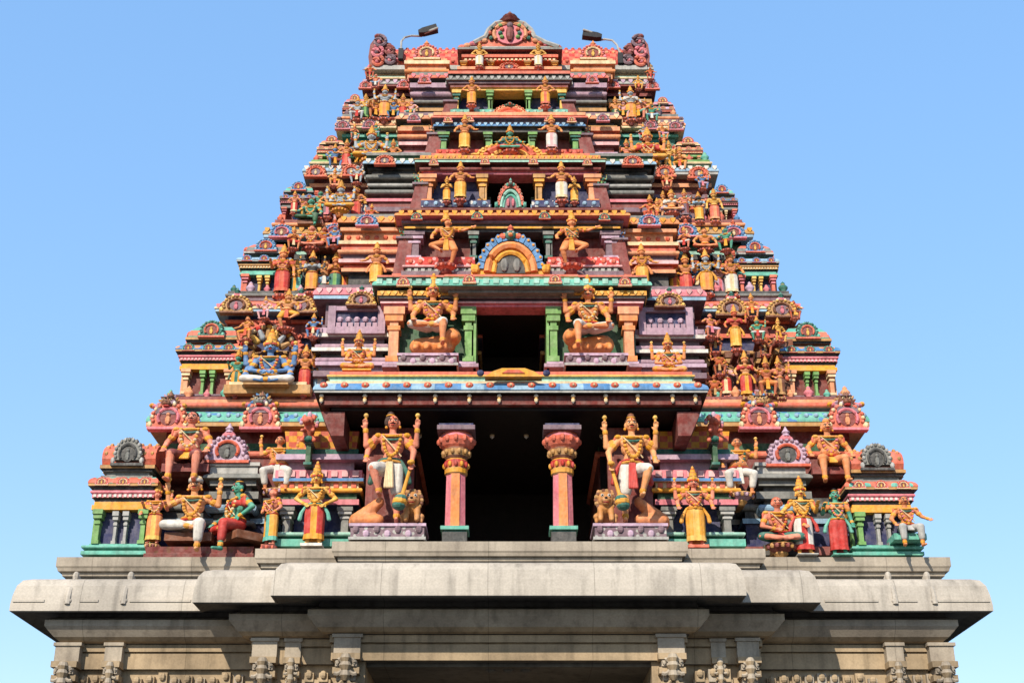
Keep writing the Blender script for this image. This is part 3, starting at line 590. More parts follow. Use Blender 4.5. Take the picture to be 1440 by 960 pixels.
m5 = middle(617, 816, 692, 743, 3.75, 222, 212, 187, 162,
    [(3,.08,'flat','orange'),(6,.06,'flat','spot:red:salmon:8','redorange','ball')],
    [(5,.03,'flat','dgrey'),(5,.12,'kapota','blue','ltblue','petal'),(4,.06,'flat','mauve'),(5,.18,'kapota','salmon'),(4,.12,'flat','peach')],
    'maroon', [(624,9,'green','dteal'),(809,9,'green','dteal'),(686,7,'green','dgreen'),(749,7,'green','dgreen')], 1.0, 'green')
m6 = middle(637, 795, 692, 740, 4.35, 166, 156, 128, 104,
    [(3,.08,'flat','salmon'),(6,.06,'flat','spot:teal:grey:8','mint','ball')],
    [(3,.02,'flat','yellow'),(4,.06,'flat','maroon'),(3,.1,'flat','mauve'),(6,.16,'kapota','grey','ltgrey','petal'),(4,.06,'flat','dgrey'),(4,.12,'flat','salmon')],
    'navy', [(642,7,'yellow','dteal'),(790,7,'yellow','dteal'),(689,6,'green','green'),(743,6,'green','green')], .9, 'green')

for o, Y, spots in ((m3, 2.5, ((567,392,338),(873,393,340))), (m4, 3.2, ((590,300,262),(846,301,264))), (m5, 3.8, ((610,223,192),(824,223,193))), (m6, 4.4, ((633,166,146),(800,166,146)))):
    for px, pa, pb in spots:
        m = MB(); s_ = -1 if px < 717 else 1; z0, z1 = Z(pa,Y), Z(pb,Y); x = X(px, pa, Y); w_ = .17
        m.prism([(x-w_+s_*.06,z0),(x+w_+s_*.06,z0),(x+w_*.8-s_*.03,z1),(x-w_*.8-s_*.03,z1)], Y-.05, Y+.6, 'maroon'); m.box(x-w_, x+w_, Y-.1, Y+.5, z1, z1+.05, 'mauve'); m.box(x-w_*1.3, x+w_*1.3, Y-.12, Y+.5, z0, z0+.06, 'salmon')
        part(m, 'side_pier', o)
for o, kind, spots in ((m2,'mini',((567,402,16,1.34),(660,398,16,1.1),(781,398,16,1.1),(879,402,16,1.34))), (m3,'minig',((586,309,14,2.2),(671,308,14,2.2),(766,308,14,2.2),(850,310,14,2.2))), (m4,'mini',((610,232,12,2.95),(682,231,12,2.95),(750,231,12,2.95),(826,232,12,2.95))), (m5,'mini',((630,172,12,3.55),(660,171,12,3.55),(772,171,12,3.55),(804,172,12,3.55)))):
    for px, py, wd, Y in spots: kudu(kind, px, py, wd*1.3, Y, o)
# big arches over the openings
def big_arch(px, pyb, pyt, wpx, Y, parent, cols):
    """cols: foot, feather ring, ring, inner, figure, figure2"""
    m = MB(); x, z0 = W(px, pyb, Y); z1 = Z(pyt, Y); H = z1-z0; w_ = wpx*(Y-CAMY)/math.cos(TH)/F*.93; h = H*.78; a = w_*.40
    out = [(x+w_/2, z0), (x+w_/2, z0+h*.3), (x+w_*.42, z0+h*.2)] + [(x + a*.93*math.cos(R(t)), z0+h*.06 + h*.86*math.sin(R(t))) for t in range(12,169,12)] + [(x-w_*.42, z0+h*.2), (x-w_/2, z0+h*.3), (x-w_/2, z0)]
    m.prism(out, Y, Y+.16, cols[0])
    for i in range(15):
        t = R(10 + 160*i/14); d_ = R(5.0); q_ = lambda rr, tt: (x+a*rr*math.cos(tt), z0+h*.06+h*.95*rr*math.sin(tt))
        m.prism([q_(.86,t-d_), q_(.86,t+d_), q_(1.04,t+d_*1.1), q_(1.1,t), q_(1.04,t-d_*1.1)], Y-.05-.015*(i%2), Y+.1, cols[1])
        b_ = q_(1.02,t); m.ball((b_[0], Y-.07, b_[1]), (w_*.02,.02,w_*.02), cols[0], 6, 4)
    m.tube([(x+a*.74*math.cos(R(t)), Y-.03, z0+h*.05+h*.7*math.sin(R(t))) for t in range(0,181,12)], w_*.05, cols[2])
    m.tube([(x+a*.54*math.cos(R(t)), Y-.03, z0+h*.03+h*.52*math.sin(R(t))) for t in range(0,181,12)], w_*.035, cols[0])
    m.prism([(x+a*.48*math.cos(R(t)), z0+h*.02+h*.5*math.sin(R(t))) for t in range(0,181,15)], Y-.03, Y+.02, cols[3])
    for sx in (-1,1): m.ball((x+sx*a*.2, Y-.05, z0+h*.22), (a*.13,.05,h*.18), cols[4], 7, 5); m.ball((x+sx*w_*.45, Y-.05, z0+h*.12), (w_*.06,.07,h*.12), cols[0], 7, 5)
    # crest: a lion-mask with curls
    m.ball((x, Y-.06, z0+h*1.0), (w_*.075,.09,h*.13), cols[5], 9, 7); m.ball((x, Y-.13, z0+h*.97), (w_*.035,.06,h*.05), cols[2], 7, 5)
    for sx in (-1,1):
        m.ball((x+sx*w_*.1, Y-.04, z0+h*.98), (w_*.05,.06,h*.08), cols[4] if False else cols[6], 7, 5); m.ball((x+sx*w_*.03, Y-.13, z0+h*1.03), (w_*.015,.02,h*.025), 'white', 6, 4)
    m.lathe((x, Y-.04, z0+h*1.1), [(w_*.05,0),(w_*.03,h*.05),(w_*.045,h*.1),(0,h*.2)], cols[6], 8)
    return part(m, 'crest_arch', parent)
big_arch(718, 386, 318, 122, 2.3, m3, ['gold','blue','orange','dgrey','grey','dteal','salmon'])
big_arch(718, 294, 252, 50, 3.0, m4, ['teal','salmon','mint','mauve','pink','maroon','teal'])
big_arch(717, 222, 199, 126, 3.6, m5, ['yellow','gold','redorange','maroon','salmon','teal','blue'])
big_arch(717, 168, 145, 70, 4.2, m6, ['salmon','peach','redorange','maroon','mauve','dteal','dteal'])
m = MB()       # flat crest in the middle of the porch roof edge
x, z = W(722, 531, -.1); m.prism([(x-.5,z),(x+.5,z),(x+.36,z+.1),(x+.2,z+.16),(x-.2,z+.16),(x-.36,z+.1)], -.16, .05, 'gold'); m.prism([(x-.2,z+.06),(x+.2,z+.06),(x+.1,z+.12),(x-.1,z+.12)], -.18, -.15, 'redorange')
for sx in (-1,1): m.ball((x+sx*.58,-.12,z+.08),(.07,.05,.06),'navy',7,5)
part(m, 'roof_crest', po)

# long shrines (barrel-roofed bays) either side of the middle
def sala(pa, pb, py0, py1, Y, dep, cs, frame=None, kud=None):
    m = MB(); bay(m, pa, pb, py0, py1, Y, dep, cs)
    if frame:
        fa, fb, f0, f1, k, kin, kd = frame; x0, x1 = X(fa,f0,Y-.2), X(fb,f0,Y-.2); z0, z1 = Z(f0,Y-.2), Z(f1,Y-.2); Y_ = Y-.2; t = .13*(x1-x0)
        m.box(x0, x1, Y_+.08, Y_+.5, z0, z1, kin); m.box(x0, x0+t, Y_, Y_+.5, z0-.002, z1+.002, k); m.box(x1-t, x1, Y_, Y_+.5, z0-.002, z1+.002, k); m.box(x0+t, x1-t, Y_+.01, Y_+.5, z0-.001, z0+(z1-z0)*.25, k); m.box(x0+t, x1-t, Y_+.01, Y_+.5, z1-(z1-z0)*.16, z1+.001, k)
        m.row(x0+t, x1-t, Y_+.07, z0+(z1-z0)*.55, (z1-z0)*.22, .03, kd, 'ball'); m.row(x0+t, x1-t, Y_+.07, z0+(z1-z0)*.34, (z1-z0)*.15, .02, k, 'box')
    o = part(m, 'long_shrine')
    if kud: kudu(kud[0], kud[1], kud[2], kud[3], Y-.3, o, kud[4])
    return o
L2 = [(6,.05,'flat','mauve'),(6,-.04,'flat','lavender'),(4,.06,'flat','lilac'),(6,.02,'round','lavender'),(5,-.06,'flat','dgrey'),(4,.1,'flat','white'),(6,.04,'round','lavender'),(6,-.04,'flat','mauve'),(4,.1,'flat','white'),(7,.07,'flat','lilac','lavender','box'),(6,-.05,'flat','mauve'),(26,-.1,'flat','mauve'),(4,.12,'flat','ltblue'),(10,.14,'kapota','pink','ltpink','petal'),(4,.05,'flat','mauve')]
sala(444, 541, 530, 402, 2.05, 1.0, L2, (460,541,468,430,'lavender','navy','lilac'), ('t2',508,430,46,.75))
sala(899, 990, 533, 404, 2.05, 1.0, L2, (899,976,470,432,'lavender','navy','lilac'), ('t2',942,432,46,.75))
L3 = [(6,.06,'flat','grey'),(5,.0,'flat','mauve'),(16,-.1,'flat','dgrey'),(4,.04,'flat','peach'),(5,.0,'round','salmon'),(4,.1,'flat','ltpink'),(6,.02,'flat','mauve'),(5,.12,'round','peach'),(6,.06,'flat','salmon'),(4,.12,'flat','cream'),(12,.02,'flat','peach','redorange','ball'),(4,.1,'flat','peach'),(4,.02,'flat','dbrown'),(9,.16,'kapota','orange','gold','petal'),(4,.06,'flat','grey')]
sala(481, 571, 416, 303, 2.75, .9, L3, None, ('t3',516,318,36,.8)); sala(868, 949, 418, 305, 2.75, .9, L3, None, ('t3',913,318,36,.8))
L4 = [(6,.06,'flat','mauve'),(8,0,'flat','maroon'),(4,.05,'flat','pink'),(6,-.08,'flat','dgrey'),(6,.08,'round','grey'),(5,-.06,'flat','dgrey'),(5,.04,'round','ltgrey'),(5,-.06,'flat','dgrey'),(6,.08,'round','grey'),(8,-.03,'flat','dgrey'),(4,.06,'flat','black'),(8,.16,'kapota','ltblue','white','petal'),(6,.04,'flat','dgreen'),(4,.1,'flat','grey')]
sala(518, 598, 299, 218, 3.4, .9, L4, None, ('t4',541,232,34,.75)); sala(838, 915, 300, 219, 3.4, .9, L4, None, ('t4',890,233,34,.75))
L5 = [(5,.06,'flat','ltblue'),(5,.02,'flat','lilac'),(8,-.06,'flat','maroon'),(4,.05,'flat','ltpink'),(4,-.02,'flat','mauve'),(5,.08,'round','peach'),(4,0,'flat','salmon'),(5,.08,'flat','peach'),(4,.02,'round','tan'),(4,-.03,'flat','dgrey'),(7,.14,'kapota','peach','cream','petal'),(4,.05,'flat','mauve')]
sala(563, 618, 226, 160, 4.0, .8, L5, None, ('t5',582,171,22,.9)); sala(816, 868, 226, 160, 4.0, .8, L5, None, ('t5',848,171,22,.9))
L6 = [(4,.05,'flat','salmon'),(4,-.02,'flat','dgrey'),(4,.05,'flat','tan'),(6,-.05,'flat','dgrey'),(4,.06,'round','grey'),(5,-.04,'flat','mauve'),(6,.06,'round','lavender'),(4,.0,'flat','mauve'),(6,.08,'flat','lavender'),(5,-.02,'flat','dgrey'),(6,.12,'kapota','salmon','pink','petal'),(4,.04,'flat','grey')]
sala(580, 638, 167, 103, 4.55, .7, L6, None, ('t6',597,117,22,.9)); sala(794, 850, 167, 103, 4.55, .7, L6, None, ('t6',833,117,22,.9))

# ------------------------------------------------------------------ wagon roof with gables
m = MB(); Yr = 5.15; xa, xb = X(522,100,Yr)+.1, X(912,100,Yr)-.1; zb = Z(100,Yr); zt = Z(66,Yr)+.35; cy = YM/2; b_ = cy-Yr; n = 20; vs = []
for x in (xa, xb):
    for i in range(n+1):
        t = R(-20 + 220*i/n); vs.append((x, cy - b_*1.05*math.cos(t), zb + (zt-zb)*(.3 + .7*math.sin(t))))
m.add(vs, [(i, i+1, n+2+i, n+1+i) for i in range(n)] + [tuple(range(n+1)), tuple(range(2*n+1, n, -1))], 'scale:red:salmon:7')
for q in range(3):
    t = R(-5+q*22); m.row(xa, xb, cy-b_*1.05*math.cos(t), zb+(zt-zb)*(.3+.7*math.sin(t)), .1, .06, ('salmon','peach','redorange')[q], 'ball')
m.box(xa-.05, xb+.05, Yr-.15, YM-Yr+.15, zb-.06, zb+.06, 'ltgrey')
roof = part(m, 'wagon_roof')
def yali_end(px, sx):
    m = MB(); x, z0 = W(px, 104, 5.3); H = Z(61,5.3)-z0
    # big horseshoe gable facing sideways, with flame rim and curling crest
    pts = [(1.25*math.cos(R(t))*(1+.05*math.cos(t*.9)), .9+1.0*math.sin(R(t))*(1+.05*math.cos(t*.9))) for t in range(-50,231,10)]
    vs = []; k = H/1.95
    for xx in (x-.16, x+.16):
        for a, c in pts: vs.append((xx, cy + a*.9, z0 + c*k*.82))
    n = len(pts); m.add(vs, [tuple(range(n)), tuple(range(2*n-1,n-1,-1))] + [(i,n+i,n+(i+1)%n,(i+1)%n) for i in range(n)], 'maroon')
    for i in range(0, n, 1):
        a, c = pts[i]; m.ball((x, cy+a*.92, z0+c*k*.82), (.2,.1,.09), ('mauve','lavender','maroon','pink')[i%4], 7, 5)
    m.prism([(x+sx*a, z0+H*c) for a, c in ((-.42,0),(.26,0),(.3,.35),(.27,.75),(.16,.97),(-.02,1.0),(-.1,.84),(-.24,.78),(-.3,.5),(-.44,.42))][::sx], 5.05, 5.45, 'maroon')
    for (u, c, rr), kk in zip(((.05,.8,.2),(.1,.46,.19),(-.2,.5,.15),(.08,.16,.18),(-.22,.2,.16)), ('mauve','pink','maroon','salmon','mauve')):   # carved scrolls
        m.tube([(x+sx*(u+rr*(1-t*.8)*math.cos(1.2+8.2*t)), 5.0-.03*t, z0+H*c+rr*(1-t*.8)*math.sin(1.2+8.2*t)) for t in [q/18 for q in range(19)]], .045, kk, 6); m.ball((x+sx*u, 5.0, z0+H*c), (.06,.06,.06), 'pink' if kk != 'pink' else 'mauve', 7, 5)
    for i in range(5): m.ball((x-sx*(.2+.05*i), 5.05, z0+H*(.72-.12*i)), (.06,.08,.05), ('maroon','pink','mauve')[i%3], 7, 5)
    m.ball((x+sx*.1, 5.0, z0+H*.97), (.08,.08,.06), 'maroon', 7, 5)
    part(m, 'gable_end', roof)
yali_end(536, -1); yali_end(896, 1)
# small gabled dormers on the roof
for px in (600, 834):
    m = MB(); bay(m, px-26, px+26, 112, 84, 4.8, .7, [(6,.02,'flat','peach','brown','box'),(5,.08,'round','orange'),(5,.02,'flat','peach'),(4,.1,'flat','cream'),(4,.04,'flat','peach')]); o = part(m, 'dormer', roof); 
    o.location = (0,0,0); k = kudu('mini', px, 84, 44, 4.75, roof, .95)
    x, z = W(px, 66, 4.75); f = MB(); f.lathe((x, 4.75, z-.05), [(.09,0),(.05,.06),(.08,.11),(.03,.18),(0,.24)], 'orange', 8); part(f, 'finial', roof)
# the tall middle dormer
m = MB(); Yd = 4.6; z = lambda py: Z(py, Yd)
def px2(px, py=90): return X(px, py, Yd)
m.box(px2(648), px2(690), Yd+.3, Yd+1.2, z(97), z(72), 'maroon'); m.box(px2(742), px2(785), Yd+.3, Yd+1.2, z(97), z(72), 'maroon')
stack(m, px2(648), px2(785), Yd, Yd+1.3, z(104), z(96.5), [(4,.02,'flat','salmon'),(4,.08,'flat','peach')])
stack(m, px2(652), px2(782), Yd, Yd+1.3, z(86), z(69), [(4,.0,'flat','redorange','cream','box'),(4,.05,'flat','salmon'),(4,.0,'flat','maroon'),(3,.15,'flat','grey'),(3,.1,'flat','ltgrey')])
for px in (652, 780, 690, 742): pilaster(m, px2(px), .09, Yd+.05, Yd+.4, z(96.5), z(86.2), 'tan', 'gold')
m.box(px2(685), px2(748), Yd+.9, Yd+1.0, z(98), z(84), 'deep_shade')
dm = part(m, 'middle_dormer', roof); dm.location = (0,0,0)
m = MB(); xc = px2(717)
hood = [(px2(648),z(70)),(px2(786),z(70)),(px2(768),z(64)),(px2(752),z(56)),(px2(747),z(46)),(px2(737),z(37)),(px2(717),z(33)),(px2(697),z(37)),(px2(687),z(46)),(px2(682),z(56)),(px2(666),z(64))]
m.prism(hood, Yd-.06, Yd+.9, 'salmon')
m.tube([(a, Yd-.1, c) for a, c in hood[1:]], .06, 'ltgrey')
m.prism([(xc+.36*math.cos(R(t)), z(52)+.29*math.sin(R(t))) for t in range(0,360,20)], Yd-.12, Yd-.02, 'pink')
for sx in (-1,1):
    for q in range(4): m.ball((xc+sx*(.19+.04*(q%2)), Yd-.14, z(57)+.11*q), (.06,.05,.05), ('green','dteal','salmon','green')[q], 7, 5)
    for q in range(5): m.ball((xc+sx*(.62+.13*q), Yd-.08, z(60)-.05*q), (.1,.06,.07), ('peach','salmon','pink')[q%3], 7, 5)
m.tube([(xc+.38*math.cos(R(t)), Yd-.12, z(52)+.31*math.sin(R(t))) for t in range(-30,211,15)], .05, 'peach')
for t in range(-20,201,22): m.ball((xc+.48*math.cos(R(t)), Yd-.1, z(51)+.4*math.sin(R(t))), (.055,.06,.055), 'dteal' if (t//22)%2 else 'salmon', 7, 5)
m.ball((xc, Yd-.16, z(53)), (.1,.07,.22), 'maroon', 8, 6); m.ball((xc, Yd-.18, z(42)), (.08,.06,.08), 'mauve', 8, 6)
m.lathe((xc, Yd-.05, z(36)), [(.2,0),(.26,.07),(.14,.13),(.18,.19),(.09,.26),(.05,.32),(0,.38)], ['maroon','brown','maroon','skinred','brown'], 10)
q = part(m, 'gable_crest', roof); q.location = (0,0,0)
for o in list(roof.children): o.location = o.location if o.name.startswith('horseshoe') else (0,0,0)
kudu('t4', 716, 99, 36, 4.5, roof, .55)
# dark pot finials along the ridge
for px in (560, 586, 619, 812, 851, 872):
    f = MB(); x = X(px, 68, 6.0); zz_ = zt-.12; f.lathe((x, cy, zz_), [(.06,-.3),(.1,0),(.2,.1),(.2,.2),(.09,.3),(.12,.34),(.04,.42),(0,.52)], 'black', 10); part(f, 'finial', roof)


# ================================================================== STATUES
def remeshed(mb, name, voxel, smooth=2):
    me = mb.mesh(name); o = bpy.data.objects.new('tmp', me); COL.objects.link(o)
    r = o.modifiers.new('r', 'REMESH'); r.mode = 'VOXEL'; r.voxel_size = voxel; r.use_smooth_shade = True
    if smooth: s = o.modifiers.new('s', 'SMOOTH'); s.iterations = smooth; s.factor = .5
    dg = bpy.context.evaluated_depsgraph_get(); out = bpy.data.meshes.new_from_object(o.evaluated_get(dg)); out.name = name
    bpy.data.objects.remove(o); bpy.data.meshes.remove(me)
    out.materials.clear(); out.materials.append(M(mb.names[0])); out.polygons.foreach_set('material_index', [0]*len(out.polygons)); out.shade_smooth(); return out
ARM = dict(down=((.165,.01,.645),(.175,-.05,.49)), up=((.215,0,.72),(.225,-.03,.87)), bless=((.17,.01,.65),(.17,-.13,.72)), hip=((.225,.03,.67),(.115,-.05,.57)),
    anjali=((.165,-.02,.645),(.022,-.12,.715)), out=((.2,0,.69),(.25,-.1,.62)), wide=((.23,0,.78),(.34,0,.84)), over=((.18,0,.88),(.09,-.02,1.02)),
    knee=((.19,-.02,.645),(.18,-.15,.53)), mace=((.2,-.03,.655),(.19,-.12,.5)), lap=((.17,-.02,.635),(.05,-.15,.56)), low=((.2,.02,.68),(.2,-.1,.56)))
LEG = dict(st=((.062,-.012,.275),(.068,.0,.04)), cross=((.2,-.13,.475),(-.03,-.18,.445)), hang=((.11,-.2,.475),(.11,-.215,.2)), raise_=((.13,-.17,.45),(.07,-.13,.23)),
    bend=((.12,-.08,.29),(.07,.02,.04)), lunge=((.17,-.06,.29),(.2,.02,.04)), dance=((.2,-.1,.4),(.06,-.12,.27)), squat=((.15,-.17,.42),(.12,-.1,.16)))
def hand(m, e, h, side, k, sz):
    e = Vector(e); h = Vector(h); d = (h - e).normalized(); c = h + d*.03
    s = d.cross(Vector((0,-1,0)));  s = s.normalized() if s.length > .1 else Vector((1,0,0)); b = s.cross(d)
    m.capsule(h - d*.005, .016, c, .02, k, 8)
    for i, (o, L_) in enumerate(((-.018,.034),(-.006,.042),(.006,.04),(.018,.03))):
        p = c + s*o + d*.012; q = p + d*L_*.6; m.capsule(p, .0075, q, .007, k, 6); m.capsule(q, .007, q + d*L_*.4 + b*.010, .006, k, 6)
    m.capsule(h + s*(-.014), .009, h + s*(-.034) + d*.026, .0075, k, 6)
def figure(px, pyf, pyt, Y, pose, skin, cloth, cloth2, label, arms=(('down',),('down',)), mirror=False, crown='tall', woman=False, big=False, pedestal='grey', rz=0.0,
           head_turn=0, top=None, sash=None, group='painted figures on the tower', name='statue', halo=None, hold=None, ped_h=.03, hair='black', dx=0.0, fat=1.0, wide=1.0):
    x, z0 = W(px, pyf, Y); zt = W(px, pyt, Y)[1]
    legs, hipz, fac = {'stand':(('st','st'),.5,1.0), 'cross':(('cross','cross'),.095,.595), 'lalita':(('cross','hang'),.095,.595), 'sit':(('hang','hang'),.095,.595),
        'guard':(('st','raise_'),.5,1.0), 'dance':(('bend','dance'),.48,.98), 'lunge':(('bend','lunge'),.48,.98), 'squat':(('squat','squat'),.33,.83)}[pose]
    H = (zt - z0)/(fac + (.2 if crown == 'tall' else .05 if crown in ('bun','cap') else 0)); sx = -1 if mirror else 1; dz = hipz-.5
    root = empty(name, (x+dx, Y, z0), rz); root['label'] = label; root['category'] = 'statue'; root['group'] = group
    P = lambda p, s_=1: (p[0]*s_*sx*H, p[1]*H, (p[2]+dz)*H)
    q = MB(); k = skin; r_ = lambda r: r*H
    lean = .012*sx if pose in ('guard','dance','lunge') else 0
    def E(c, rr): q.ball(P(c), tuple(v*H for v in rr), k, 12, 8)
    E((0,0,.52),(.088*fat,.064,.062)); E((0,-.004,.595),(.07*fat,.056*fat,.07)); E((lean,0,.70),(.1*fat,.066,.085)); E((lean,0,.755),(.112,.062,.06))
    if fat > 1.1: E((0,-.03,.6),(.085*fat,.07*fat,.075))
    q.capsule(P((-.1+lean,0,.79)), r_(.042), P((.1+lean,0,.79)), r_(.042), k); q.capsule(P((lean,.005,.8)), r_(.033), P((lean,-.004,.88)), r_(.03), k)
    for s_ in (-1,1): E((s_*.047+lean,-.042,.735),(.045,.04 if woman else .028,.043))
    E((lean,-.005,.935),(.051,.058,.068)); E((lean,-.02,.897),(.036,.04,.032)); q.capsule(P((lean,-.06,.945)), r_(.007), P((lean,-.075,.92)), r_(.012), k, 8)
    for s_ in (-1,1): E((s_*.052+lean,.0,.925),(.012,.02,.03)); E((s_*.022+lean,-.047,.915),(.018,.016,.016))
    E((lean,-.058,.897),(.016,.01,.007))
    arms_xyz = []
    for s_, lst in ((-1, arms[0]), (1, arms[1])):
        for a in lst:
            e, h = ARM[a]; sh = (.118+lean*s_*sx, .0, .785); up = r_(.034 if not woman else .028)
            q.ball(P(sh, s_), r_(.042), k, 9, 7); q.capsule(P(sh, s_), r_(.036), P(e, s_), r_(.027), k); q.capsule(P(e, s_), r_(.028), P(h, s_), r_(.018), k)
            hand(q, P(e, s_), P(h, s_), s_*sx, k, H) if False else None
            hm = MB(); hand(hm, (e[0]*s_*sx, e[1], e[2]+dz), (h[0]*s_*sx, h[1], h[2]+dz), s_*sx, k, H); q.add([tuple(c*H for c in v) for v in hm.v], hm.f, k)
            arms_xyz.append((s_, sh, e, h))
    legs_xyz = []
    for s_, l in ((-1, legs[0]), (1, legs[1])):
        kn, ft = LEG[l]; hp = (.052, 0, .5)
        if pose == 'dance' or pose == 'lunge': hp = (.055,0,.5); 
        off = .02 if l in ('st','bend','lunge') and hipz == .48 else 0
        kn = (kn[0], kn[1], kn[2]+off); ft = (ft[0], ft[1], ft[2]+off)
        q.capsule(P(hp, s_), r_(.06*min(fat,1.2)), P(kn, s_), r_(.04), k); mid = tuple(kn[i]*.7+ft[i]*.3 for i in range(3))
        q.capsule(P(kn, s_), r_(.038), P(mid, s_), r_(.037), k); q.capsule(P(mid, s_), r_(.036), P(ft, s_), r_(.021), k)
        toe = (ft[0]*1.1, ft[1]-.085, ft[2]-.022) if l != 'cross' else (ft[0]-.07, ft[1]+.0, ft[2]-.005)
        q.capsule(P((ft[0], ft[1]+.01, ft[2]-.012), s_), r_(.022), P(toe, s_), r_(.017), k); legs_xyz.append((s_, hp, kn, ft))
    me = remeshed(q, 'body', H/(190 if big else 105), 2); link('body', me, root)
    # clothing
    if pose == 'stand':
        d = MB(); n = 40; rings = [(.585,.078,.066),(.56,.094,.076),(.5,.112,.084),(.4,.115,.083),(.28,.112,.08),(.16,.11,.085),(.085,.118,.09)]
        vs = []
        for i, (zz, rx, ry) in enumerate(rings):
            for j in range(n):
                a = 2*math.pi*j/n; w2 = 1 + (.05*i/6)*math.cos(a*11); pinch = 1 - .12*math.exp(-((a-1.5*math.pi)/.25)**2) if i > 2 else 1
                vs.append(P((rx*w2*math.cos(a)*fat, ry*w2*pinch*math.sin(a), zz)))
        d.add(vs, [(i*n+j,(i+1)*n+j,(i+1)*n+(j+1)%n,i*n+(j+1)%n) for i in range(len(rings)-1) for j in range(n)], cloth)
        mc = d.mi(cloth2)
        for fi in range(len(d.f)):
            i, j = divmod(fi, n)
            if i == len(rings)-2 or (28 <= j <= 31 and i > 0) : d.m[fi] = mc
        link('dhoti', (lambda mm: (mm.shade_smooth(), mm)[1])(d.mesh('dhoti')), root)
    else:
        d = MB(); d.ball(P((0,0,.52)), (.1*fat*H,.077*H,.06*H), cloth, 12, 8)
        for s_, hp, kn, ft in legs_xyz:
            e = tuple(hp[i]*.08+kn[i]*.92 for i in range(3)); d.capsule(P(hp, s_), r_(.072), P(e, s_), r_(.055), cloth)
            if woman or (cloth2 == cloth): f2 = tuple(kn[i]*.35+ft[i]*.65 for i in range(3)); d.capsule(P(kn, s_), r_(.052), P(f2, s_), r_(.04), cloth)
        me = remeshed(d, 'dhoti', H/95, 2); link('dhoti', me, root)
        d = MB()       # hanging front fold
        zt_ = .5 if pose not in ('cross','lalita','sit') else .49
        for j in range(5): d.capsule(P((-.02+.01*j, -.085, zt_+.03)), r_(.012), P((-.03+.015*j, -.105 if hipz > .3 else -.17, .3 if hipz > .3 else .435)), r_(.014), cloth2, 6)
        link('cloth_fold', d.mesh('cloth_fold'), root)
    if top or woman:
        d = MB(); kk = top or cloth
        d.ball(P((lean,0,.735)), (.118*H,.075*H,.062*H), kk, 12, 8)
        for s_ in (-1,1): d.ball(P((s_*.047+lean,-.05,.735)), (.05*H,.046*H,.047*H), kk, 10, 7); d.capsule(P((.118,0,.785), s_), r_(.043), P((.145,0,.72), s_), r_(.038), kk)
        link('blouse', remeshed(d, 'blouse', H/90, 1), root)
    # jewellery, each piece its own part
    G = 'gold'
    def piece(nm, fn):
        j = MB(); fn(j); return link(nm, j.mesh(nm), root)
    def ring(j, c, rx, ry, rr, tilt=0, k_=G, n=18): j.tube([P((c[0]+rx*math.cos(2*math.pi*i/n), c[1]+ry*math.sin(2*math.pi*i/n), c[2]+tilt*math.sin(2*math.pi*i/n))) for i in range(n)], r_(rr), k_, 5, True)
    def band(j, a, b, t, rr, w_):
        a = Vector(a); b = Vector(b); c = a.lerp(b, t); dd = (b-a).normalized(); j.capsule(P(tuple(c-dd*w_), 1), r_(rr), P(tuple(c+dd*w_), 1), r_(rr), G, 9)
    piece('necklace', lambda j: (ring(j, (lean,-.02,.803), .058,.058,.014,.02), ring(j, (lean,-.02,.785), .075,.062,.012,.04, 'gold' if not big else 'dteal')))
    piece('belt', lambda j: (ring(j, (0,0,.57), .088*fat,.075*min(fat,1.1),.015,0, sash or G), ring(j, (0,0,.55), .098*fat,.08*min(fat,1.1),.012,0, 'red' if sash is None else G), j.ball(P((0,-.085,.56)), r_(.022), G, 8, 6)))
    if big or H > 1: piece('sacred_thread', lambda j: j.tube([P((-.085*sx+lean+.17*sx*i/8, -.075-.012*math.sin(i/8*math.pi), .79-.2*i/8)) for i in range(9)], r_(.006), 'cream', 5))
    if H > .85:
        gk = ('redorange','pink','dteal','gold','cream')[int(abs(px*7+pyf)) % 5]
        def gar(j):
            for i in range(15):
                t = math.pi*i/14; c = (lean - .075*math.cos(t), -.068-.03*math.sin(t), .79-.2*math.sin(t)); j.ball(P(c), r_(.017), gk if i % 2 else 'gold', 7, 5)
        piece('garland', gar)
        for s_ in (-1,1): piece('shoulder_tassel', lambda j: (j.ball(P((s_*.125+lean,-.02,.805)), (.034*H,.034*H,.026*H), 'gold', 8, 6), j.capsule(P((s_*.15+lean,-.02,.79)), r_(.016), P((s_*.158+lean,-.02,.74)), r_(.009), 'redorange', 7)))
    for s_, sh, e, h in arms_xyz:
        f = lambda p: (p[0]*s_, p[1], p[2]); piece('armlet', lambda j: band(j, f(sh), f(e), .55, .037, .004)); piece('bracelet', lambda j: band(j, f(e), f(h), .86, .025, .006))
    if big:
        for s_, hp, kn, ft in legs_xyz:
            if pose != 'stand': f = lambda p: (p[0]*s_, p[1], p[2]); piece('anklet', lambda j: band(j, f(kn), f(ft), .88, .029, .006))
        for s_ in (-1,1): piece('earring', lambda j: j.ball(P((s_*.058+lean,-.005,.892)), r_(.014), G, 7, 5))
    # head: crown / hair and, on the larger figures, a painted face
    c = MB(); hx = lean*H; hz = dz*H
    if crown == 'tall':
        c.lathe((hx*1, -.002*H, hz), [(r*H, zz*H) for r, zz in ((.056,.955),(.066,.965),(.066,.985),(.054,.99),(.055,1.02),(.06,1.03),(.047,1.04),(.044,1.08),(.048,1.09),(.034,1.1),(.03,1.13),(.033,1.14),(.016,1.155),(.018,1.18),(0,1.2))],
                ['gold','red','gold','yellow','gold','dteal','gold','yellow','redorange','gold'], 14)
        c.ball((hx, -.068*H, hz+1.0*H), (.02*H,.012*H,.032*H), 'gold', 8, 6)
        for s_ in (-1,1): c.ball((hx+s_*.06*H, -.01*H, hz+.985*H), (.016*H,.02*H,.03*H), 'gold', 7, 5)
        link('crown', c.mesh('crown'), root)
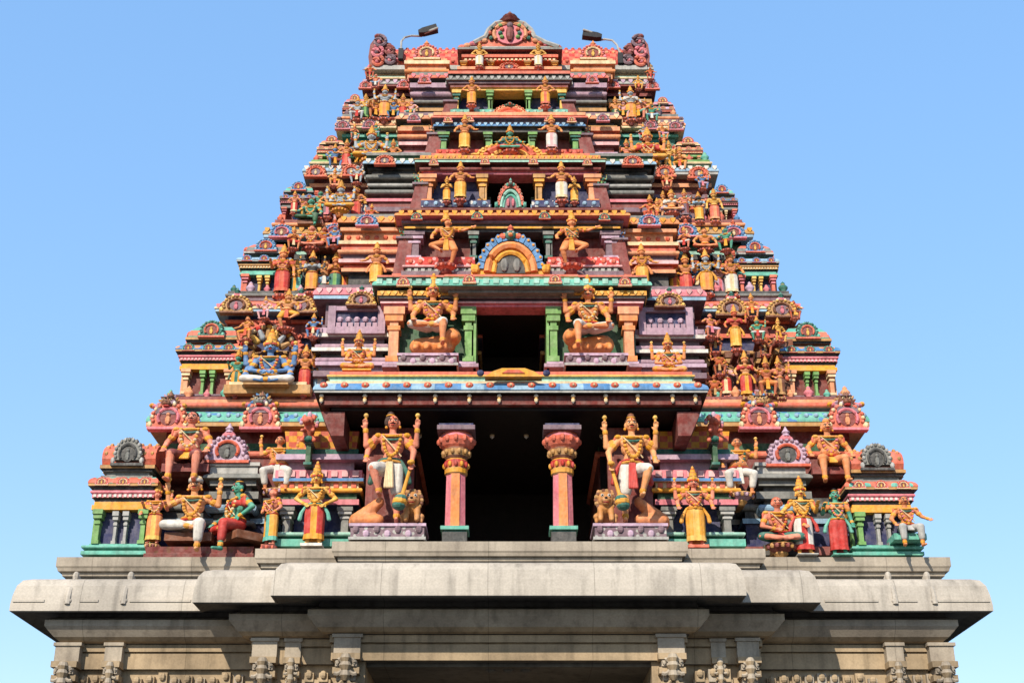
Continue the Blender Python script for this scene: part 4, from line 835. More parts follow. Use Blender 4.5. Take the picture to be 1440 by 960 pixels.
        c = MB(); c.ball((hx,.014*H,hz+.935*H),(.056*H,.056*H,.066*H), hair, 12, 8); c.ball((hx,.045*H,hz+.85*H),(.05*H,.03*H,.06*H), hair, 10, 7); link('hair', (lambda mm: (mm.shade_smooth(), mm)[1])(c.mesh('hair')), root)
    else:
        c.ball((hx,.013*H,hz+.947*H),(.057*H,.058*H,.07*H), hair, 12, 8)
        if crown == 'bun': c.ball((hx,.0,hz+1.015*H),(.034*H,.034*H,.034*H), hair, 10, 7); c.tube([(hx+.036*H*math.cos(t*.7), .036*H*math.sin(t*.7), hz+1.0*H) for t in range(9)], .007*H, 'gold', 5, True)
        if crown == 'cap': c.lathe((hx,0,hz), [(.062*H,.965*H),(.064*H,1.0*H),(.05*H,1.03*H),(0,1.05*H)], ['white','cream'], 12)
        link('hair', (lambda mm: (mm.shade_smooth(), mm)[1])(c.mesh('hair')), root)
    if big or H > 1.2:
        for s_ in (-1,1):
            piece('eye', lambda f: (f.ball(P((s_*.021+lean,-.056,.938)), (.013*H,.009*H,.007*H), 'white', 8, 6), f.ball(P((s_*.021+lean,-.0645,.938)), (.006*H,.004*H,.006*H), 'black', 7, 5)))
            piece('eyebrow', lambda f: f.tube([P((s_*(.008+.03*t/4)+lean, -.062+.003*t, .952+.006*math.sin(t*.8))) for t in range(5)], r_(.0035), 'black', 5))
        piece('lips', lambda f: f.ball(P((lean,-.064,.897)), (.017*H,.008*H,.006*H), 'red', 8, 5))
        if not woman: piece('moustache', lambda f: f.tube([P((.03*t/3+lean, -.068+.004*abs(t), .908+.003*abs(t))) for t in range(-3,4)], r_(.005), 'black', 5))
        piece('forehead_mark', lambda f: f.ball(P((lean,-.06,.968)), (.006*H,.004*H,.012*H), 'red', 6, 5))
    # emblems in raised hands, side sashes
    for s_, sh, e, h in arms_xyz:
        if h[2] > .84 and h[2] < .95:
            piece('emblem', lambda s: (s.capsule(P((h[0],h[1],h[2]+.03), s_), r_(.01), P((h[0],h[1],h[2]+.11), s_), r_(.012), 'gold', 7), s.ball(P((h[0],h[1],h[2]+.125), s_), r_(.022), 'yellow', 8, 6)))
    if sash:
        for s_ in (-1,1): piece('sash_tail', lambda s: (s.capsule(P((s_*.095*fat,-.03,.56)), r_(.016), P((s_*.15,-.03,.45)), r_(.022), sash, 7), s.capsule(P((s_*.15,-.03,.45)), r_(.022), P((s_*.165,-.02,.37 if hipz > .3 else .43)), r_(.026), sash, 7)))
    if hold == 'mace':
        s = MB(); b = P((.1,-.17,.0), -1); b = (b[0], b[1], .09*H); h = P((.19,-.13,.49), -1); s.capsule(b, r_(.02), h, r_(.014), 'gold', 8); 
        for t, rr, kk in ((.0,.06,'dteal'),(.07,.066,'gold'),(.14,.058,'dteal'),(.2,.04,'gold'),(.97,.03,'gold')): s.ball((b[0]+(h[0]-b[0])*t, b[1], b[2]+(h[2]-b[2])*t+.02*H), (rr*H, rr*H, rr*.75*H), kk, 10, 7)
        link('mace', s.mesh('mace'), root)
    if halo:
        s = MB(); n = 16; cz = (.93+dz)*H; s.prism([(hx+.15*H*math.cos(2*math.pi*i/n), cz+.15*H*math.sin(2*math.pi*i/n)) for i in range(n)], .07*H, .1*H, halo)
        for i in range(n): s.ball((hx+.155*H*math.cos(2*math.pi*i/n), .07*H, cz+.155*H*math.sin(2*math.pi*i/n)), r_(.025), 'gold', 6, 5)
        link('halo', s.mesh('halo'), root)
    if pedestal:
        s = MB(); hw = H*(.12 if pose in ('stand',) else .2); dpt = .3*H if pose == 'stand' else .3*H
        if pose in ('lalita','sit'): s.box(-hw, hw, -.1*H, .45*H, -ped_h-.07*H, -.002, pedestal)
        elif big: s.box(-hw, hw, -.17*H, dpt+.25, -ped_h, -.001, pedestal)
        else:      # lotus corbel growing out of the wall
            q_ = hw/.12*.115 if pose == 'stand' else hw*.75; ca, cb = {'brown':('salmon','maroon'),'grey':('pink','mauve'),'gold':('gold','orange')}.get(pedestal, (pedestal, 'tan'))
            s.lathe((0,-.01*H,0), [(q_*.25,-.17*H),(q_*.5,-.12*H),(q_*.45,-.1*H),(q_*.85,-.05*H),(q_*1.05,-.015*H),(q_*.98,-.001)], [cb,cb,ca,ca,cb], 12)
            s.box(-q_*.5, q_*.5, 0, dpt+.25, -.1*H, -.012*H, cb)
            for t in range(9): a = math.pi*(1+t/8); s.ball((q_*.95*math.cos(a), -.01*H+q_*.95*math.sin(a), -.04*H), (.022*H,.022*H,.035*H), ca if t % 2 else cb, 6, 4)
        link('pedestal', s.mesh('pedestal'), root)
    root.scale = (1.2*wide, 1.12, 1)
    return root
G1_ = 'painted guardians flanking the openings'
# --- guardians of the porch
def carved_block(px0, px1, py0, py1, Y, d):
    m = MB(); x0, x1 = X(px0,py0,Y), X(px1,py0,Y); z0, z1 = Z(py0,Y), Z(py1,Y); m.box(x0, x1, Y+.03, Y+d, z0, z1-.05, 'spot:mauve:ltgrey:11'); m.box(x0-.03, x1+.03, Y, Y+d, z1-.05, z1, 'lilac'); m.box(x0-.03, x1+.03, Y, Y+d, z0, z0+.05, 'ltgrey')
    nb = int((x1-x0)/.16)
    for i in range(nb): m.ball((x0+(x1-x0)*(i+.5)/nb, Y+.02, (z0+z1)/2+.04*(-1)**i), (.06,.04,.07), 'lilac' if i%2 else 'mauve', 7, 5)
    return m, (x0+x1)/2, z1
for a, b, s_, lab in ((492,596,'left','lilac carved block under the guardian left of the porch columns'),(837,938,'right','lilac carved block under the guardian right of the porch columns')):
    m, xm, zt_ = carved_block(a, b, 758, 735, .08, .85); o = m.build('statue_plinth'); tag(o, lab, 'plinth', 'carved plinths of the porch guardians')
figure(546, 736, 578, .28, 'guard', 'skinsalmon','white','cream','salmon guardian with white lap cloth and green sash left of the porch columns', (('up','mace'),('up','low')), mirror=True, crown='bun', big=True, pedestal=None, sash='dteal', group=G1_, hold='mace', hair='dbrown', wide=.86)
figure(891, 736, 581, .28, 'guard', 'skinpeach','white','red','peach orange guardian with red sash and white lap cloth right of the porch columns', (('up','mace'),('up','low')), crown='bun', big=True, pedestal=None, sash='red', group=G1_, hold='mace', hair='brown', wide=.86)
def lion(px, py, pyt, Y, label, group='lion masks at the guardians feet', rz=0):
    x, z = W(px, py, Y); H = Z(pyt, Y)-z; root = tag(empty('lion_statue', (x, Y, z), rz), label, 'lion statue', group); q = MB(); k = 'lion'
    q.capsule((0,.28*H,.3*H), .25*H, (0,.02*H,.48*H), .24*H, k); q.ball((0,-.08*H,.7*H), (.24*H,.24*H,.25*H), k, 12, 9); q.ball((0,-.29*H,.63*H), (.13*H,.12*H,.1*H), k, 10, 7); q.ball((0,-.25*H,.54*H), (.1*H,.1*H,.06*H), k, 9, 6)
    for s_ in (-1,1):
        q.capsule((s_*.15*H,-.1*H,.42*H), .1*H, (s_*.16*H,-.2*H,.07*H), .075*H, k); q.capsule((s_*.16*H,-.2*H,.06*H), .075*H, (s_*.16*H,-.3*H,.05*H), .06*H, k)
        q.capsule((s_*.2*H,.2*H,.25*H), .15*H, (s_*.27*H,-.02*H,.2*H), .1*H, k); q.capsule((s_*.27*H,-.02*H,.2*H), .07*H, (s_*.27*H,-.06*H,.05*H), .06*H, k); q.ball((s_*.19*H,-.06*H,.94*H), (.07*H,.05*H,.08*H), k, 8, 6)
    link('body', remeshed(q, 'body', H/80, 2), root)
    m = MB()
    for i in range(18):
        a = 2*math.pi*i/18; m.ball((.27*H*math.cos(a), -.04*H, .7*H+.28*H*math.sin(a)), (.075*H,.08*H,.075*H), 'brown' if i%2 else 'tan', 7, 5)
    link('mane', m.mesh('mane'), root)
    for s_ in (-1,1): m = MB(); m.ball((s_*.1*H,-.29*H,.78*H), (.05*H,.035*H,.05*H), 'white', 8, 6); m.ball((s_*.1*H,-.32*H,.78*H), (.025*H,.015*H,.025*H), 'black', 7, 5); link('eye', m.mesh('eye'), root)
    m = MB(); m.ball((0,-.4*H,.67*H), (.05*H,.03*H,.035*H), 'black', 8, 5); link('nose', m.mesh('nose'), root)
    m = MB(); m.ball((0,-.33*H,.565*H), (.09*H,.05*H,.03*H), 'red', 8, 5); link('mouth', m.mesh('mouth'), root)
    return root
lion(579, 736, 690, .22, 'tan lion with curled mane at the feet of the red orange guardian'); lion(852, 736, 690, .22, 'tan lion with curled mane at the feet of the peach guardian')
for px, s_, lab in ((519,-1,'orange serpent body rearing behind the left porch guardian'),(913,1,'orange serpent body rearing behind the right porch guardian')):
    q = MB(); x, z = W(px, 736, .5); 
    for i in range(6): q.ball((x - s_*.16 + s_*.08*i, .62+.02*i, z+.42-.065*i), (.08+.014*i,.12,.1+.014*i), 'skinorange', 9, 7)
    q.capsule((x-s_*.15,.6,z+.1), .1, (x+s_*.25,.6,z+.09), .09, 'skinorange'); o = link('serpent_coil', remeshed(q, 'serpent_coil', .03)); tag(o, lab, 'statue', 'serpent coils beside the guardians')
# --- storey one, standing and seated
figure(440, 768, 648, .72, 'stand','skinyellow','red','gold','yellow figure in red skirt with gold pleat on white block left of the porch', (('hip',),('hip',)), big=True, sash='teal', pedestal='white', ped_h=.05)
figure(980, 770, 655, .72, 'stand','skinsalmon','gold','yellow','four armed pink figure in orange skirt on a salmon block right of the porch', (('up','low'),('up','low')), big=True, sash='gold', pedestal='salmon', ped_h=.05)
figure(379, 768, 688, .85, 'stand','skinsalmon','gold','teal','small pink figure in yellow skirt at the right end of the left seated group', (('lap',),('knee',)), crown='none', rz=R(-35), pedestal='brown', hair='skinred')
figure(389, 690, 614, 1.15, 'squat','skinorange','white','white','squat orange dwarf in white loincloth with raised arms above the left navy bay', (('up',),('up',)), crown='none', fat=1.25, pedestal='lavender', hair='dbrown', group='dwarf bearers beside the porch roof')
figure(1041, 695, 617, 1.15, 'squat','skinorange','white','white','squat orange dwarf in white loincloth with raised arms above the right navy bay', (('low',),('up',)), crown='none', fat=1.25, pedestal='lavender', hair='dbrown', group='dwarf bearers beside the porch roof')
figure(264, 656, 580, 1.5, 'sit','skinsalmon','maroon','gold','broad salmon giant with black hair seated high beside the left barrel roofed shrine', (('low',),('knee',)), crown='none', big=True, pedestal='maroon', fat=1.15)
figure(1168, 660, 588, 1.5, 'sit','skinorange','skinorange','gold','broad orange giant seated high beside the right barrel roofed shrine', (('low',),('low',)), crown='bun', big=True, pedestal='maroon', fat=1.15, hair='skinorange')
figure(214, 766, 676, 1.2, 'stand','skinsalmon','orange','yellow','salmon figure in orange yellow skirt standing beside the left corner shrine', (('low','bless'),('up','bless')), pedestal='maroon')
figure(268, 752, 668, 1.2, 'lalita','skinpeach','white','white','peach skinned man in white cap and cloth seated with both hands raised', (('up',),('up',)), crown='cap', big=True, pedestal='brown')
figure(331, 752, 672, 1.15, 'lalita','skingreen','red','red','green faced woman in red sari seated on the left plinth', (('knee',),('hip',)), crown='bun', woman=True, top='red', rz=R(-50), big=True, pedestal='brown')
figure(1097, 766, 700, 1.15, 'cross','skinsalmon','dteal','red','small salmon figure seated behind a garland on the right of the slate bay', (('lap',),('out',)), crown='none', pedestal='maroon', hair='skinred', ped_h=.16)
figure(1133, 782, 668, 1.1, 'stand','skinyellow','white','red','gold crowned man with red waist cloth over white skirt in the right hand group', (('out',),('bless',)), big=True, sash='red', pedestal='ltgrey', ped_h=.02)
figure(1182, 782, 686, 1.1, 'stand','skingreen','red','red','green faced woman in orange blouse and red sari beside the right corner shrine', (('bless',),('down',)), crown='bun', woman=True, top='orange', big=True, pedestal='teal', ped_h=.02, sash='teal')
figure(1277, 752, 698, .98, 'sit','skinorange','ltgrey','ltgrey','brown orange man in grey cloth seated on the right corner ledge', (('knee',),('out',)), crown='none', big=True, pedestal='teal', hair='dbrown')
for px, s_, lab in ((433,1,'salmon rearing beast over a green post under the left end of the porch roof'),(1006,-1,'salmon rearing beast over a green post under the right end of the porch roof')):
    Y = .75; x, z = W(px, 640, Y); root = tag(empty('rearing_beast', (x, Y, z)), lab, 'statue', 'rearing beasts under the porch roof ends'); q = MB(); H = (Z(572, Y)-z)*.78
    q.capsule((-s_*.06*H,.1*H,.45*H), .13*H, (s_*.02*H,-.05*H,.72*H), .15*H, 'salmon'); q.ball((-s_*.02*H,-.15*H,.84*H), (.15*H,.15*H,.13*H), 'salmon', 10, 8); q.ball((-s_*.05*H,-.28*H,.8*H), (.1*H,.1*H,.08*H), 'salmon', 9, 6)
    for a in (-1,1): q.capsule((a*.1*H,-.1*H,.62*H), .06*H, (a*.14*H,-.3*H,.55*H), .045*H, 'salmon'); q.capsule((a*.1*H,.05*H,.45*H), .08*H, (a*.15*H,-.12*H,.36*H), .06*H, 'salmon'); q.ball((a*.12*H,-.12*H,.95*H), (.05*H,.05*H,.09*H), 'salmon', 7, 5)
    link('body', remeshed(q, 'body', H/60, 1), root); m = MB()
    for i in range(10): a = R(-20+22*i); m.ball((.2*H*math.cos(a), -.08*H, .82*H+.2*H*math.sin(a)), .055*H, ('pink','lilac','teal','gold')[i%4], 7, 5)
    m.ball((0,-.1*H,1.02*H),(.07*H,.07*H,.1*H),'lilac',8,6)
    link('mane', m.mesh('mane'), root); m = MB(); m.box(-.06*H,.06*H,.0,.5*H,-.2*H,.34*H,'dgreen'); m.box(-.1*H,.1*H,-.04*H,.5*H,.3*H,.37*H,'grey'); m.box(-.1*H,.1*H,-.03*H,.5*H,-.24*H,-.18*H,'dteal'); m.ball((0,-.1*H,.4*H),(.12*H,.08*H,.08*H),'dteal',9,6); link('post', m.mesh('post'), root)
# --- storey two
for a, b, lab in ((560,642,'lilac carved block under the seated guardian left of the upper doorway'),(796,882,'lilac carved block under the seated guardian right of the upper doorway')):
    m, xm, zt_ = carved_block(a, b, 513, 496, 1.15, .7); tag(m.build('statue_plinth'), lab, 'plinth', 'carved plinths of the doorway guardians')
figure(608, 470, 384, 1.45, 'lalita','skinorange','white','cream','four armed orange guardian seated left of the dark upper doorway', (('up','knee'),('low','up')), big=True, pedestal=None, group='seated guardians of the upper doorway')
figure(828, 473, 386, 1.45, 'lalita','skinorange','white','cream','four armed orange guardian seated right of the dark upper doorway', (('up','knee'),('low','up')), mirror=True, big=True, pedestal=None, group='seated guardians of the upper doorway')
for px, lab in ((608,'orange crouching beast under the seated guardian left of the upper doorway'),(832,'orange crouching beast under the seated guardian right of the upper doorway')):
    q = MB(); x, z = W(px, 496, 1.5); s_ = -1 if px < 700 else 1; k = 'skinyellow' if False else 'orange'
    q.capsule((x-.28,1.62,z+.17), .17, (x+.24,1.6,z+.2), .2, k); q.ball((x-s_*.38*1,1.45,z+.3), (.17,.17,.18), 'orange', 10, 8); q.ball((x-s_*.42,1.3,z+.25), (.1,.1,.09), 'orange', 9, 6)
    for dx_ in (-.3,-.1,.14,.32): q.capsule((x+dx_,1.5,z+.17), .08, (x+dx_*1.05,1.36,z+.05), .06, k)
    o = link('crouching_beast', remeshed(q, 'crouching_beast', .028)); tag(o, lab, 'statue', 'beasts under the seated guardians')
figure(503, 524, 463, .75, 'cross','skinorange','gold','yellow','four armed orange figure seated on the left end of the porch roof', (('up','lap'),('up','lap')), pedestal='gold', sash='redorange', group='four armed figures seated on the porch roof', big=True)
figure(941, 529, 467, .75, 'cross','skinorange','gold','yellow','four armed orange figure seated on the right end of the porch roof', (('up','lap'),('up','lap')), pedestal='gold', sash='red', group='four armed figures seated on the porch roof', big=True)
# left group of storey two
figure(377, 546, 462, 1.95, 'cross','skinblue','white','white','blue many armed deity in white cloth seated in the big left niche', (('up','low','lap'),('up','low','lap')), pedestal='tan', big=True, sash='ltblue', wide=1.12)
m = MB(); Y = 2.3
Y = 2.2; cx_, cz_ = X(378,480,Y), Z(496,Y)
m.prism([(cx_+.62*math.cos(R(t)), cz_+.64*math.sin(R(t))) for t in range(-15,196,15)] + [(cx_+.42*math.cos(R(t)), cz_+.44*math.sin(R(t))) for t in range(195,-16,-15)], Y, Y+.15, 'brown')
for i in range(25):
    a = R(-12+204*i/24); c_, s2 = math.cos(a), math.sin(a); L_ = .72 if i % 2 else .68
    m.prism([(cx_+.6*c_-.06*s2, cz_+.6*s2+.06*c_), (cx_+.6*c_+.06*s2, cz_+.6*s2-.06*c_), (cx_+L_*c_, cz_+L_*s2)], Y-.02-.01*(i%2), Y+.12, 'redorange' if i % 2 else 'salmon')
for i in range(17):
    a = R(-5+190*i/16); m.ball((cx_+.52*math.cos(a), Y-.04, cz_+.54*math.sin(a)), (.055,.06,.055), ('gold','tan','red','cream')[i%4], 7, 5)
for i in range(7):
    a = R(20+140*i/6); m.capsule((cx_+.3*math.cos(a), Y-.05, cz_+.32*math.sin(a)), .07, (cx_+.42*math.cos(a), Y-.1, cz_+.44*math.sin(a)), .045, ('tan','skinsilver','yellow')[i%3], 7)
m.box(X(320,550,Y), X(440,550,Y), Y-.35, Y+.6, Z(562,Y), Z(550,Y), 'tan'); m.box(X(326,550,Y), X(434,550,Y), Y-.3, Y+.6, Z(550,Y), Z(545,Y), 'cream')
tag(m.build('flame_arch'), 'red and gold flame arch behind the blue seated deity', 'arch')
figure(402, 462, 406, 2.05, 'dance','skinpeach','gold','redorange','orange dancer with spread arms above the blue seated deity', (('wide','low'),('wide','low')), pedestal='brown', wide=1.25)
figure(331, 552, 490, 2.0, 'stand','skingreen','gold','dteal','small green and gold figure at the left edge of the blue deity niche', (('bless',),('hip',)), pedestal='brown', sash='dgreen')
figure(427, 552, 484, 2.0, 'stand','skinorange','red','redorange','orange figure in red skirt with round halo right of the blue deity', (('out',),('bless',)), pedestal='brown', halo='brown')
figure(352, 552, 492, 2.1, 'stand','skinyellow','dgreen','gold','thin yellow figure in dark green skirt beside the blue deity', (('anjali',),('anjali',)), pedestal='brown')
# right group of storey two
figure(1036, 492, 428, 2.05, 'stand','skinred','gold','yellow','figure with red sleeves and yellow skirt high in the big right niche', (('low',),('up',)), pedestal='brown', top='red', sash='gold')
figure(1051, 560, 492, 1.95, 'stand','skinpeach','red','gold','figure in red with yellow sash standing low in the big right niche', (('low',),('out',)), pedestal='maroon', top='red', sash='gold')
figure(1080, 556, 500, 2.0, 'squat','skinbrown','orange','gold','brown crouching figure right of the red clad pair', (('bless',),('up',)), pedestal='maroon')
figure(1098, 560, 500, 2.05, 'stand','skinsalmon','brown','tan','salmon figure in brown skirt beside the right second storey corner shrine', (('hip',),('up',)), pedestal='maroon')
for px, pf, pt, lab in ((1006,562,526,'brown bearer crouching lowest left of the red clad pair'),(1012,527,494,'brown bearer crouching in the middle of the stack left of the red clad pair'),(1006,496,462,'brown bearer crouching topmost left of the red clad pair'),(1076,500,466,'brown bearer crouching above the right side of the red clad pair')):
    figure(px, pf, pt, 2.15, 'squat', 'skinbrown', 'brown', 'tan', lab, (('up',),('hip',)), crown='bun', pedestal='brown', fat=1.3, hair='dbrown', group='brown bearers of the right niche')
for px, lab in ((990,'tall brown carved pilaster left of the brown bearers'),(1103,'tall brown carved pilaster right of the red clad pair')):
    m = MB(); Y = 2.4; z = lambda py: Z(py, Y); x = X(px, 540, Y); pilaster(m, x, .2, Y-.1, Y+.5, z(560), z(482), 'brown', 'tan')
    for q in range(7): m.ball((x+.06*(-1)**q, Y-.12, z(555-10*q)), (.07,.05,.06), ('skinbrown','tan','salmon')[q%3], 7, 5)
    tag(m.build('carved_pilaster'), lab, 'pilaster', 'brown pilasters of the right niche')
# --- storey three
for px, pf, pt, Y, pose, sk, c1, c2, lab, arms, kw in (
 (395,416,348,2.85,'stand','skinorange','red','redorange','orange figure in red skirt at the left corner of the third storey',(('bless',),('down',)),dict(top='redorange')),
 (437,412,356,2.8,'stand','skindark','gold','orange','dark skinned four armed figure in orange skirt on the left of the third storey',(('up','out'),('up','out')),dict(top='skinsilver')),
 (470,412,358,2.9,'stand','skinorange','dteal','green','orange figure in green skirt left on the third storey',(('anjali',),('anjali',)),{}),
 (528,402,344,2.45,'stand','skinorange','gold','yellow','orange figure in yellow skirt before the left peach shrine of the third storey',(('out',),('low',)),dict(sash='orange')),
 (627,374,302,2.15,'dance','skinorange','orange','gold','orange dancer left of the big arch on the third storey',(('wide',),('low',)),dict(mirror=True)),
 (804,374,302,2.15,'dance','skinorange','orange','gold','orange dancer right of the big arch on the third storey',(('low',),('wide',)),{}),
 (904,405,346,2.45,'stand','skinorange','gold','yellow','orange figure in yellow skirt before the right peach shrine of the third storey',(('low',),('out',)),dict(sash='orange')),
 (966,416,358,2.85,'stand','skinorange','red','salmon','orange figure in red skirt right on the third storey',(('hip',),('bless',)),{}),
 (995,414,354,2.8,'stand','skinsilver','gold','orange','silver grey four armed figure in orange skirt on the right of the third storey',(('up','out'),('up','out')),dict(sash='gold')),
 (1030,416,356,2.85,'stand','skinorange','white','cream','orange figure in white skirt beside the right third storey corner shrine',(('hip',),('low',)),{}),
 (437,350,318,3.1,'cross','skinsalmon','salmon','peach','small salmon figure seated above the dark four armed figure',(('low',),('low',)),dict(crown='bun')),
 (992,352,322,3.1,'cross','skinorange','redorange','maroon','small orange figure seated above the silver grey figure',(('low',),('low',)),dict(crown='bun')),
 # storey four
 (478,296,256,3.3,'cross','skinsilver','gold','gold','silver blue deity seated on a gold lotus on the left of the fourth storey',(('up','lap'),('up','lap')),dict(sash='gold',pedestal='gold')),
 (436,312,280,3.4,'lalita','skingreen','dgreen','dgreen','green figure seated low at the left of the fourth storey',(('out',),('knee',)),dict(crown='bun')),
 (500,306,262,3.4,'stand','skinorange','redorange','red','orange figure in red skirt at the right of the silver deity',(('bless',),('hip',)),{}),
 (460,306,266,3.4,'stand','skinpeach','mauve','pink','peach figure in mauve skirt at the left of the silver deity',(('hip',),('bless',)),{}),
 (647,282,230,2.85,'stand','skinorange','gold','yellow','orange figure in yellow skirt left of the fourth storey opening',(('low',),('out',)),{}),
 (790,283,230,2.85,'stand','skinorange','white','cream','orange figure in white skirt right of the fourth storey opening',(('out',),('low',)),{}),
 (945,300,266,3.35,'cross','skinpeach','lilac','white','peach figure in lilac cloth seated right on the fourth storey',(('low',),('low',)),dict(top='white')),
 (984,312,272,3.4,'stand','skindark','gold','yellow','dark skinned figure in yellow skirt on the right of the fourth storey',(('out',),('down',)),dict(top='ltblue')),
 (1006,312,268,3.4,'stand','skinyellow','salmon','peach','yellow skinned figure in salmon skirt at the right end of the fourth storey',(('down',),('down',)),{}),
 (915,312,276,3.35,'squat','skinred','redorange','red','red crouching figure beside the right grey shrine of the fourth storey',(('out',),('up',)),{}),
 (522,312,288,3.1,'squat','skinred','redorange','red','red crouching figure beside the left grey shrine of the fourth storey',(('up',),('out',)),{}),
 # storey five
 (486,236,198,3.95,'stand','skinorange','red','salmon','orange figure in red skirt at the left of the fifth storey',(('hip',),('bless',)),{}),
 (521,226,180,3.9,'cross','skinsilver','gold','gold','silver four armed deity on a gold crescent left on the fifth storey',(('up','out'),('up','out')),dict(pedestal='gold')),
 (552,234,198,3.95,'stand','skinorange','dgreen','gold','orange figure in green skirt beside the left peach shrine of the fifth storey',(('bless',),('hip',)),{}),
 (537,236,204,3.95,'stand','skinred','dteal','red','red skinned figure in teal skirt right of the silver deity of the fifth storey',(('anjali',),('anjali',)),{}),
 (653,212,164,3.45,'stand','skinorange','gold','yellow','orange figure in yellow skirt left of the fifth storey opening',(('low',),('out',)),{}),
 (776,212,164,3.45,'stand','skinorange','white','ltpink','orange figure in white skirt right of the fifth storey opening',(('out',),('low',)),{}),
 (717,214,178,3.5,'cross','skingreen','red','blue','green faced figure seated in the middle of the fifth storey',(('out',),('out',)),dict(top='dteal')),
 (912,230,182,3.9,'cross','skinorange','gold','gold','orange four armed deity on a gold crescent right on the fifth storey',(('up','out'),('up','out')),dict(pedestal='gold',top='red')),
 (882,236,198,3.95,'stand','skinsalmon','red','cream','salmon figure in red skirt beside the right peach shrine of the fifth storey',(('bless',),('hip',)),{}),
 (942,240,200,3.95,'stand','skinyellow','dteal','gold','yellow skinned figure in teal skirt at the right end of the fifth storey',(('hip',),('bless',)),{}),
 # storey six
 (513,168,134,4.5,'stand','skinyellow','dgreen','green','yellow skinned figure in green skirt left on the sixth storey',(('hip',),('bless',)),{}),
 (540,168,122,4.45,'stand','skinsilver','gold','orange','silver four armed figure in orange skirt left on the sixth storey',(('up','out'),('up','out')),{}),
 (566,168,134,4.5,'stand','skinorange','red','redorange','orange figure in red skirt left on the sixth storey',(('bless',),('hip',)),{}),
 (888,170,124,4.45,'stand','skinsilver','gold','orange','silver four armed figure in orange skirt right on the sixth storey',(('up','out'),('low','out')),dict(top='white')),
 (663,149,110,4.1,'stand','skinorange','gold','orange','orange figure in yellow skirt left of the sixth storey opening',(('hip',),('low',)),{}),
 (767,150,110,4.1,'stand','skinorange','gold','salmon','orange figure in yellow skirt right of the sixth storey opening',(('low',),('hip',)),{}),
 (674,95,62,4.4,'stand','skinyellow','white','cream','figure in white skirt left of the roof dormer opening',(('hip',),('hip',)),{}),
 (757,95,62,4.4,'stand','skinyellow','white','cream','figure in white skirt right of the roof dormer opening',(('hip',),('hip',)),{}),
 (520,110,92,4.9,'squat','skinred','maroon','red','small red crouching figure under the left roof end',(('out',),('out',)),dict(crown='bun')),
 (915,112,96,4.9,'squat','skinred','maroon','red','small red crouching figure under the right roof end',(('out',),('out',)),dict(crown='bun')),
 # small heads over the arches
 (569,338,318,2.5,'squat','skingreen','dgreen','teal','green attendant crouching on the maroon pier left of the big blue arch',(('up',),('out',)),{}),
 (872,340,320,2.5,'squat','skinblue','navy','blue','blue attendant crouching on the maroon pier right of the big blue arch',(('out',),('up',)),{}),
 (589,262,242,3.2,'squat','skingreen','dgreen','green','green attendant crouching on the maroon pier left of the navy panels',(('up',),('out',)),{}),
 (846,264,244,3.2,'squat','skingreen','dgreen','green','green attendant crouching on the maroon pier right of the navy panels',(('out',),('up',)),{}),
 (610,192,174,3.8,'squat','skindark','dgreen','maroon','dark attendant crouching on the maroon pier left of the fifth storey opening',(('up',),('out',)),{}),
 (824,193,175,3.8,'squat','skindark','dgreen','maroon','dark attendant crouching on the maroon pier right of the fifth storey opening',(('out',),('up',)),{}),
 (628,284,250,3.0,'stand','skinyellow','gold','yellow','small gold attendant at the far left of the navy panels',(('anjali',),('anjali',)),{}),
 (808,285,250,3.0,'stand','skinyellow','gold','yellow','small gold attendant at the far right of the navy panels',(('anjali',),('anjali',)),{}),
 (455,346,320,3.1,'lalita','skinbrown','maroon','gold','small brown figure reclining on the left blue arches of the third cornice',(('out',),('knee',)),dict(crown='bun')),
 (964,306,268,3.3,'stand','skinsalmon','maroon','mauve','salmon figure in maroon skirt right of the white seated figure on the fourth storey',(('hip',),('bless',)),{}),
 (925,308,280,3.3,'squat','skinpeach','brown','gold','peach crouching figure left of the white seated figure on the fourth storey',(('out',),('hip',)),{}),
 (413,300,270,3.4,'stand','skinsalmon','red','cream','salmon figure in red skirt beside the left corner shrine of the fourth storey',(('hip',),('low',)),{}),
 (866,170,138,4.5,'stand','skinpeach','dgreen','cream','peach figure in green skirt beside the right lavender shrine of the sixth storey',(('bless',),('hip',)),{}),
 (908,172,140,4.5,'stand','skinsalmon','maroon','cream','salmon figure in maroon skirt at the right end of the sixth storey',(('hip',),('bless',)),{}),
 (1118,448,424,2.6,'squat','skinred','maroon','gold','red figure crouching on the far right gold arch of the second cornice',(('out',),('out',)),dict(crown='bun')),
 (402,440,412,2.4,'squat','skinorange','maroon','gold','orange figure crouching left of the gold arch above the blue deity',(('out',),('out',)),{}),
 (1058,446,414,2.4,'squat','skinorange','redorange','gold','orange figure crouching between the gold arches above the red clad pair',(('out',),('out',)),{})):
    kw = dict(kw); kw.setdefault('pedestal', 'brown'); kw.setdefault('wide', 1.14); pt -= (pf-pt)*.07; figure(px, pf, pt, Y, pose, sk, c1, c2, lab, arms, **kw)

